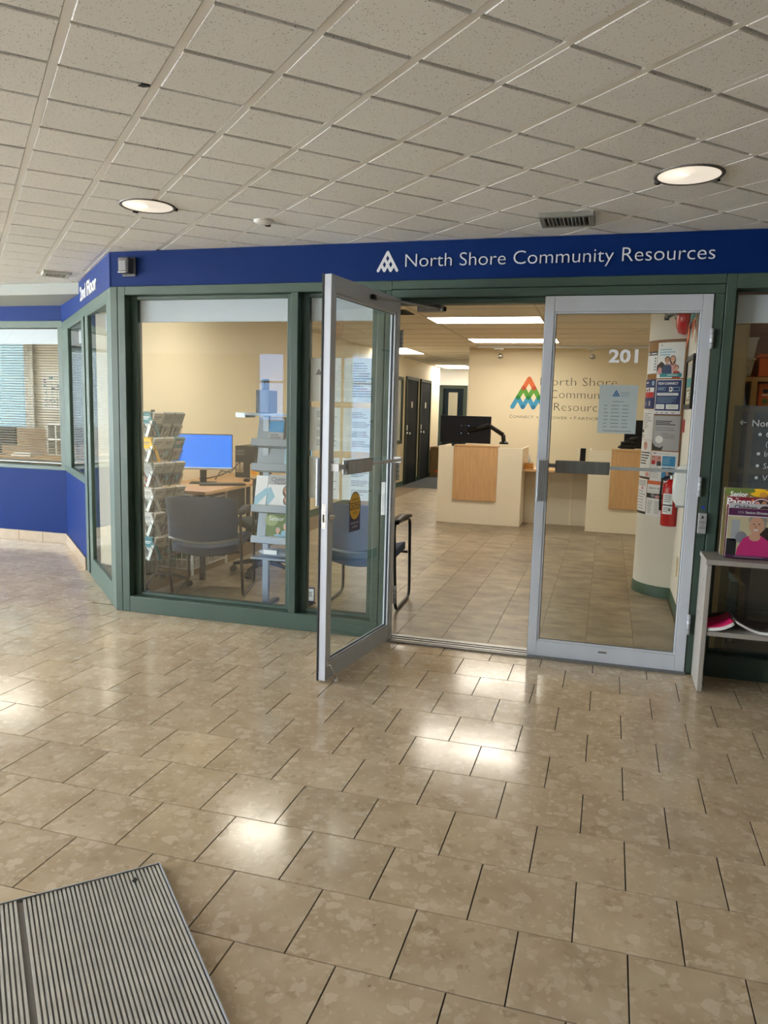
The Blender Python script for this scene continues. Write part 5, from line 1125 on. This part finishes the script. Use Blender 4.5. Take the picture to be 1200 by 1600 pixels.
# acrylic holder with four magazines, one behind the other
t = thing('acrylic_holder', 'clear acrylic magazine holder on the pale bookcase', 'magazine holder', (.74,-.17,.72))
bx(.632,-.212,.722,.862,-.209,.985).build('front_plate', M_ACRYL, t); bx(.632,-.209,.7215,.862,-.10,.7245).build('foot_plate', M_ACRYL, t); bx(.632,-.103,.7245,.862,-.10,1.03).build('back_plate', M_ACRYL, t)
bx(.629,-.212,.7215,.632,-.10,.985).build('side_plate', M_ACRYL, t); bx(.862,-.212,.7215,.865,-.10,.985).build('side_plate', M_ACRYL, t)
def c_dir(p, U, V):
    p.rect(0,0,U,V,SAND,1); p.rect(.02,.09,.06,V-.06,LGREY,2); p.ell(.07,.11,.028,.032,MGREY,3); p.rect(0,0,.05,.1,K_ST,2); p.ell(.19,.12,.035,.05,HAIR,2)
    p.poly([(.05,.0),(.055,.05),(.08,.105),(.115,.125),(.165,.125),(.205,.095),(.215,.0)],PINKP,5); p.ell(.135,.115,.028,.022,SK1,5.5)
    p.rect(.122,.11,.158,.145,SK1,6); p.ell(.14,.175,.037,.047,SK1,7); p.ell(.145,.205,.045,.032,mat('grey_hair_print', rgb(160,148,136), .6),6); p.ell(.17,.19,.016,.04,MATS['grey_hair_print'],6.4); p.ell(.138,.152,.012,.004,W_ST,8,8); p.ell(.126,.183,.005,.003,HAIR,8,8); p.ell(.152,.183,.005,.003,HAIR,8,8); p.ell(.136,.168,.005,.008,SK2,8,8)
    p.rect(0,V-.038,U,V,PLUM,9); p.rect(0,V-.042,U,V-.038,W_ST,9); p.text('2026',.045,V-.026,.013,LGREY,10,.03); p.text('Seniors Directory',.082,V-.026,.013,W_ST,10,.118,'L',.02); p.rect(0,0,U,.014,PLUM,9).lines(.04,.19,.004,.010,1,LGREY,10,.1,.4)
def c_child2(p, U, V):
    p.rect(0,0,U,V,LGREY,1); p.text('Children',.025,V-.03,.022,K_ST,2,.11,'L',.02); p.ell(.175,V-.03,.03,.022,HAIR,2); p.ell(.175,V-.045,.025,.018,ROSE,3)
def c_parent(p, U, V):
    p.rect(0,0,U,V,DKRED,1); p.text('Parent',.0,V-.042,.036,W_ST,3,.135,'L',.025); p.text('bc',.04,V-.014,.012,W_ST,4); p.ell(.165,V-.035,.042,.03,W_ST,2,20); p.ell(.165,V-.036,.038,.027,HAIR,3,20); p.ell(.145,V-.035,.013,.015,ROSE,4); p.ell(.178,V-.03,.012,.014,SK2,4); p.ell(.12,V-.016,.005,.008,ORGP,4)
def c_sen2(p, U, V):
    p.rect(0,0,U,V,mat('autumn_print', rgb(120,104,56), .6),1); p.ell(.05,V-.02,.05,.02,LEAF,2); p.ell(.17,V-.02,.045,.022,Y_ST,2); p.ell(.12,V-.012,.03,.012,LEAF,3); p.ell(.19,V-.03,.02,.014,mat('amber_print', rgb(196,140,50), .6),3); p.text('Senior',.03,V-.045,.027,W_ST,4,.085,'L',.03); p.rect(.125,V-.046,.137,V-.043,W_ST,4)
magazine('directory magazine with a grey haired woman in pink, in front in the acrylic holder', .7255,0,.222,.262,.636,c_dir,y=-.199,th=.008)
magazine('children magazine tucked second in the acrylic holder', .7255,0,.215,.286,.64,c_child2,y=-.180,th=.008)
magazine('red parent magazine tucked third in the acrylic holder', .7255,0,.212,.318,.632,c_parent,y=-.158,th=.008)
magazine('senior magazine with autumn leaves rising rearmost in the acrylic holder', .7255,0,.215,.362,.617,c_sen2,y=-.134,th=.008)
# magazines lying on the lower shelf
def lying(label, x0, x1, y0, y1, z, hs, cover, thick, n=3):
    t = thing('magazine', label, 'magazine', ((x0+x1)/2,(y0+y1)/2,z), 0, 'magazines on the bookcase shelf')
    for q in range(n):
        zz = z+thick*q/n; m = MB(); m.slab(lambda u,v: ((x0+(x1-x0)*u-.003*q, y0+(y1-y0)*v+.004*q, zz+thick/n*.5+hs(u)), (0,0,1)),12,2,thick/n*.8); m.build('pages', M_PAPER if q < n-1 else cover, t)
    return t
lying('pink magazine curling up at one end on the lower shelf of the bookcase', .572,.70,-.283,-.08,.339,lambda u: .042*u**2.4,mat('magenta_cover', rgb(200,30,92), .35),.022)
DKCOV = mat('dark_photo_cover', rgb(60,53,50), .6, noise=.4, nscale=25)
lying('dark magazine bending over its neighbour on the lower shelf of the bookcase', .71,1.0,-.27,-.06,.339,lambda u: .05*max(0,1-u*2.2)**1.5,DKCOV,.02)
lying('dark magazine lying flat behind the pink one on the bookcase shelf', .575,.69,-.075,-.015,.339,lambda u: .03*u,DKCOV,.018)

# ---------------------------------------------------------------- directory window and the room behind it
r3 = [o for o in bpy.data.objects if o.name == 'window_3'][0]
fm = bx(.664,.0885,.14,1.6,.0895,1.524); fm.build('frosted_panel', M_FILM, r3)
p = Print(front_fn(0,.0815,0)); LD = mat('pale_lettering', rgb(186,188,186), .6)
p.rect(.700,1.428,.729,1.433,LD,1).poly([(.694,1.4305),(.708,1.445),(.712,1.441),(.7015,1.4305),(.712,1.420),(.708,1.416)],LD,1)
p.text('North Shore',.758,1.412,.036,LD,1,.27,'L',.015)
for z, tx, xx in ((1.368,'C',.832),(1.263,'In',.832),(1.197,'Se',.832),(1.131,'Vo',.832),(1.055,'Yo',.835)): p.ell(.802,z,.009,.009,LD,1); p.text(tx,xx,z-.015,.032,LD,1)
p.text('(',.835,1.305,.028,LD,1); p.build('directory_lettering', None, r3, flat=True)
t = thing('cupboard', 'tall cream cupboard side just behind the directory window', 'cupboard', (.72,.7,0)); bx(.648,.32,.0,.742,1.1,2.02).build('side_panel', mat('cream_board', rgb(206,184,140), .6), t, bevel=.003); bx(.66,.312,.06,.73,.32,1.98).build('door', mat('cream_door', rgb(214,194,152), .55), t, bevel=.002)
M_BROWN = mat('dark_wood_panel', rgb(98,66,46), .6, noise=.3, nscale=7, stretch=(.6,1,9)); M_SHW = mat('shelf_pine', rgb(172,132,72), .5, noise=.1, nscale=10)
bxx = struct(bx(.742,1.6,0,3.2,1.62,2.43).build('wall_panel', M_BROWN), 'dark wood panelled wall of the storage room')
t = thing('storage_shelf', 'wooden storage shelf in the room behind the directory window', 'shelf', (1.0,1.35,0))
for z in (1.08,1.50,1.70): bx(.76,1.15,z,1.9,1.58,z+.03).build('shelf_board', M_SHW, t, bevel=.002)
for x in (.90,1.5): bx(x,1.10,0,x+.035,1.13,1.72).build('upright', M_SHW, t, bevel=.002)
M_BIN = mat('cloudy_bin', rgb(196,192,184), .4); M_BINW = mat('woven_basket', rgb(186,174,152), .7, noise=.25, nscale=70)
for z, x, w_, h, mm_, lb in ((1.74,.79,.13,.105,M_BINW,'woven white basket on the storage shelf'), (1.86,.78,.15,.12,M_BIN,'cloudy plastic bin stacked above the woven basket')):
    t = thing('storage_bin', lb, 'bin', (x+w_/2,1.3,z)); m = MB(); m.add([(x+.015,1.2,z),(x+w_-.015,1.2,z),(x+w_-.015,1.4,z),(x+.015,1.4,z),(x,1.18,z+h),(x+w_,1.18,z+h),(x+w_,1.42,z+h),(x,1.42,z+h)],[(3,2,1,0),(4,5,6,7),(0,1,5,4),(1,2,6,5),(2,3,7,6),(3,0,4,7)]); m.build('tub', mm_, t); bx(x-.006,1.174,z+h,x+w_+.006,1.426,z+h+.012).build('rim', mm_, t, bevel=.002); bx(x+.02,1.178,z+h*.4,x+.05,1.182,z+h*.75).build('label_card', M_PAPER, t)
t = thing('orange_crate', 'orange storage box beside the grey folder on the storage shelf', 'box', (1.05,1.35,1.53)); bx(.95,1.18,1.735,1.3,1.5,1.86).build('box', mat('orange_board', rgb(206,98,34), .6), t, bevel=.003); bx(.945,1.175,1.861,1.305,1.505,1.885).build('lid', MATS['orange_board'], t, bevel=.002)
t = thing('orange_game_box', 'orange box with a green dot on the middle storage shelf', 'box', (1.1,1.3,1.53)); bx(.96,1.17,1.533,1.25,1.45,1.69).build('box', MATS['orange_board'], t, bevel=.003); q = Print(front_fn(.965,1.1695,1.54)); q.ell(.035,.03,.018,.02,LEAF,1).rect(.015,.07,.06,.076,W_ST,1).rect(.02,.085,.05,.11,K_ST,1); q.build('box_print', None, t, flat=True)
t = thing('grey_folder', 'grey folder leaning against the shelf upright', 'folder', (.87,1.2,1.53)); m = MB(); m.M = Matrix.Translation((.865,1.16,1.534)) @ Matrix.Rotation(-.18,4,'Y'); m.box(0,0,0,.022,.22,.155); m.build('folder', mat('grey_card', rgb(134,140,148), .5), t, bevel=.002)
t = thing('paper_bag', 'slumped tan bag on the storage shelf', 'bag', (.81,1.25,1.533)); m = MB(); m.smooth = True; m.M = Matrix.Translation((.815,1.27,1.534)); m.lathe([(.03,0),(.055,.02),(.05,.07),(.03,.105),(.012,.12)],16); m.build('bag', mat('tan_paper', rgb(178,138,84), .7, noise=.15, nscale=20), t); m = MB(); m.M = Matrix.Translation((.815,1.27,1.65)); m.lathe([(.014,0),(.03,.03),(.026,.034),(.01,.004)],12); m.build('bag_mouth', MATS['tan_paper'], t)
t = thing('white_tub', 'white toy figure sticking up beside the tan bag', 'toy', (.795,1.2,1.53)); bx(.768,1.19,1.534,.79,1.23,1.66).build('body', M_BIN, t, bevel=.008); bx(.766,1.188,1.661,.794,1.232,1.69).build('head', M_BIN, t, bevel=.008)
t = thing('file_box', 'row end of a blue grey file box low behind the directory window', 'box', (.9,.9,.13)); bx(.82,.7,.02,.86,1.1,.42).build('spine', CYANP, t, bevel=.002); bx(.87,.7,.02,.905,1.1,.40).build('spine', M_SHW, t, bevel=.002); bx(.94,.75,.02,1.7,.77,.5).build('board', M_BIN, t, bevel=.002)

# ---------------------------------------------------------------- private office behind the blinds
bl = thing('window_blind', 'white horizontal slat blind behind the office window', 'blind', (-7.7,2.16,.8))
bx(-10.1,2.15,2.135,-5.3,2.19,2.165).build('head_rail', M_WHITE, bl, bevel=.003); bx(-10.1,2.155,.80,-5.3,2.18,.812).build('bottom_rail', M_WHITE, bl, bevel=.003)
M_SLAT = mat('blind_slat', rgb(226,228,226), .5)
sm_ = None
for i in range(50):
    z = .83+i*.0262
    if sm_ is None:
        m = MB(); m.M = Matrix.Rotation(.32,4,'X'); m.smooth = True
        for a, b in ((-.0125,-.004),(-.004,.004),(.004,.0125)): pass
        prof = [(-.0125,-.0012),(-.004,.0006),(.004,.0006),(.0125,-.0012)]; vs = []; fs = []
        for x in (-10.1+7.7,-5.3+7.7):
            for y, zz in prof: vs.append((x,y,zz))
            for y, zz in reversed(prof): vs.append((x,y,zz-.0006))
        for k in range(8): fs.append((k,(k+1)%8,8+(k+1)%8,8+k))
        fs += [tuple(range(8)), tuple(range(15,7,-1))]; m.add(vs, fs); s_ = m.build('slat', M_SLAT); s_.parent = bl; sm_ = s_.data
    else: s_ = bpy.data.objects.new('slat', sm_); COL.objects.link(s_); s_.parent = bl
    s_.location = (0,.007,z-.8)
for x in (-9.2,-8.2,-7.2,-6.3,-5.6): MB().cyl((x,2.152,.81),(x,2.152,2.14),.0012,4).build('ladder_cord', M_WHITE, bl)
r = sroot('window_15', 'bright exterior window of the private office', (-8.575,4.85,1.0)); m = MB()
for x in (-9.8,-8.95,-8.06): m.box(x,4.82,1.0,x+.03,4.88,2.3)
m.box(-9.8,4.82,1.0,-8.03,4.88,1.04).box(-9.8,4.82,2.26,-8.03,4.88,2.3); m.build('window_frame', M_WHITE, r)
mt_ = bpy.data.materials.new('translucent_shade'); mt_.use_nodes = True; N_ = mt_.node_tree.nodes; N_.remove(N_['Principled BSDF']); tl_ = N_.new('ShaderNodeBsdfTranslucent'); tl_.inputs[0].default_value = (.29,.345,.36,1); mt_.node_tree.links.new(tl_.outputs[0], N_['Material Output'].inputs['Surface'])
bx(-9.8,4.79,.98,-8.04,4.792,2.32).build('roller_shade', mt_, r)
t = thing('curtain', 'narrow pale curtain edge beside the bright office window', 'curtain', (-7.95,4.7,0)); m = MB(); m.smooth = True; m.slab(lambda u,v: ((-8.06+.16*u,4.70+.02*math.sin(u*12),.02+2.33*v),(0,-1,0)),10,2,.006); m.build('curtain', M_PAPER, t); bx(-8.08,4.68,2.352,-7.88,4.73,2.37).build('curtain_rail', M_WHITE, t)
t = thing('wall_poster', 'white poster of blue flower sprigs in the private office', 'poster', (-7.6,4.79,1.4)); bx(-7.84,4.785,1.30,-7.3,4.797,1.86).build('sheet', M_PAPER, t)
p = Print(front_fn(-7.84,4.7845,1.30)); random.seed(5)
for k in range(34): u, v = random.uniform(.05,.5), random.uniform(.06,.5); p.ell(u,v,.018,.012,DBLUE if k % 3 else TEALP,1,7)
for k in range(5): u = .08+k*.09; p.rect(u,.05,u+.006,.4,TEALP,2)
p.build('print', None, t, flat=True)
t = thing('office_desk', 'pale wooden desk behind the blinds', 'desk', (-6.8,3.8,0)); bx(-9.0,3.5,.70,-5.6,4.4,.73).build('desktop', M_MAPLE, t, bevel=.003); bx(-9.0,3.5,.02,-8.95,4.4,.70).build('end_panel', M_MAPLE, t); bx(-5.65,3.5,.02,-5.6,4.4,.70).build('end_panel', M_MAPLE, t)
bx(-9.0,4.40,.70,-5.6,4.46,1.06).build('desk_divider', mat('beige_divider', rgb(178,160,138), .8), t)
t = thing('office_monitor', 'black monitor on the desk behind the blinds', 'monitor', (-7.9,3.8,.73)); bx(-8.0,3.78,.86,-7.43,3.81,1.09).build('screen', M_BLACK, t, bevel=.004); bx(-7.74,3.81,.731,-7.70,3.83,.95).build('stand', M_BLACK, t); bx(-7.84,3.76,.731,-7.6,3.92,.74).build('foot', M_BLACK, t)
t = thing('storage_cube', 'white open cubby unit on the desk behind the blinds', 'cubby', (-6.75,4.0,.73)); m = MB()
for x in (-7.0,-6.87,-6.72,-6.50): m.box(x,3.85,.731,x+.02,4.15,1.16)
for z in (.731,.94,1.14): m.box(-7.0,3.85,z,-6.48,4.15,z+.02)
m.build('shell', M_WHITE, t); bx(-6.98,4.12,.74,-6.5,4.14,1.15).build('back', M_BLACK, t)
t = thing('letter_tray', 'white tray with papers on the desk behind the blinds', 'tray', (-7.2,3.7,.73)); bx(-7.35,3.6,.731,-7.05,3.85,.76).build('tray', M_WHITE, t, bevel=.003); bx(-7.33,3.62,.761,-7.07,3.83,.775).build('papers', M_PAPER, t)

# ---------------------------------------------------------------- ribbed entrance mat set in the floor
C = Vector((-1.272,-2.553,0)); A = Vector((.7071,-.7071,0)); B = Vector((-.7071,-.7071,0))
MM = Matrix(((A.x, B.x, 0, C.x), (A.y, B.y, 0, C.y), (0,0,1,0), (0,0,0,1)))
mt = thing('entrance_mat', 'ribbed aluminium entrance mat lying on the stone tiles', 'mat', tuple(C))
def mmb(): m = MB(); m.M = MM; return m
LEN, WID, SEAM = 1.9, 1.6, .408
mmb().box(.004,.004,.001,LEN,WID,.006).build('base_tray', mat('grimy_tray', rgb(118,114,108), .6), mt)
mmb().box(0,0,.001,.004,WID,.0135).box(0,0,.001,LEN,.004,.0135).build('edge_rail', M_ALU, mt)
RIBM = mat('worn_ribbed_aluminium', rgb(214,211,206), .36, metal=.55, noise=.12, nscale=14)
v = .008; k = 0; m = mmb(); n = 0
while v < WID-.02:
    if v < SEAM < v+.0118: v = SEAM+.002
    m.add([(.006,v,.003),(LEN,v,.003),(.006,v+.0013,.0105),(LEN,v+.0013,.0105),(.006,v+.0077,.0105),(LEN,v+.0077,.0105),(.006,v+.009,.003),(LEN,v+.009,.003)],[(0,1,3,2),(2,3,5,4),(4,5,7,6),(0,2,4,6),(1,7,5,3)])
    o = m.build('rib', RIBM, mt); m = mmb(); v += .0118
m = mmb(); m.M = MM @ Matrix.Translation((.06,.09,.0125)); m.prism([(-.012,-.004),(0,-.009),(.011,.0),(.002,.008)],0,.002); m.build('debris_spot', M_BLACK, mt)
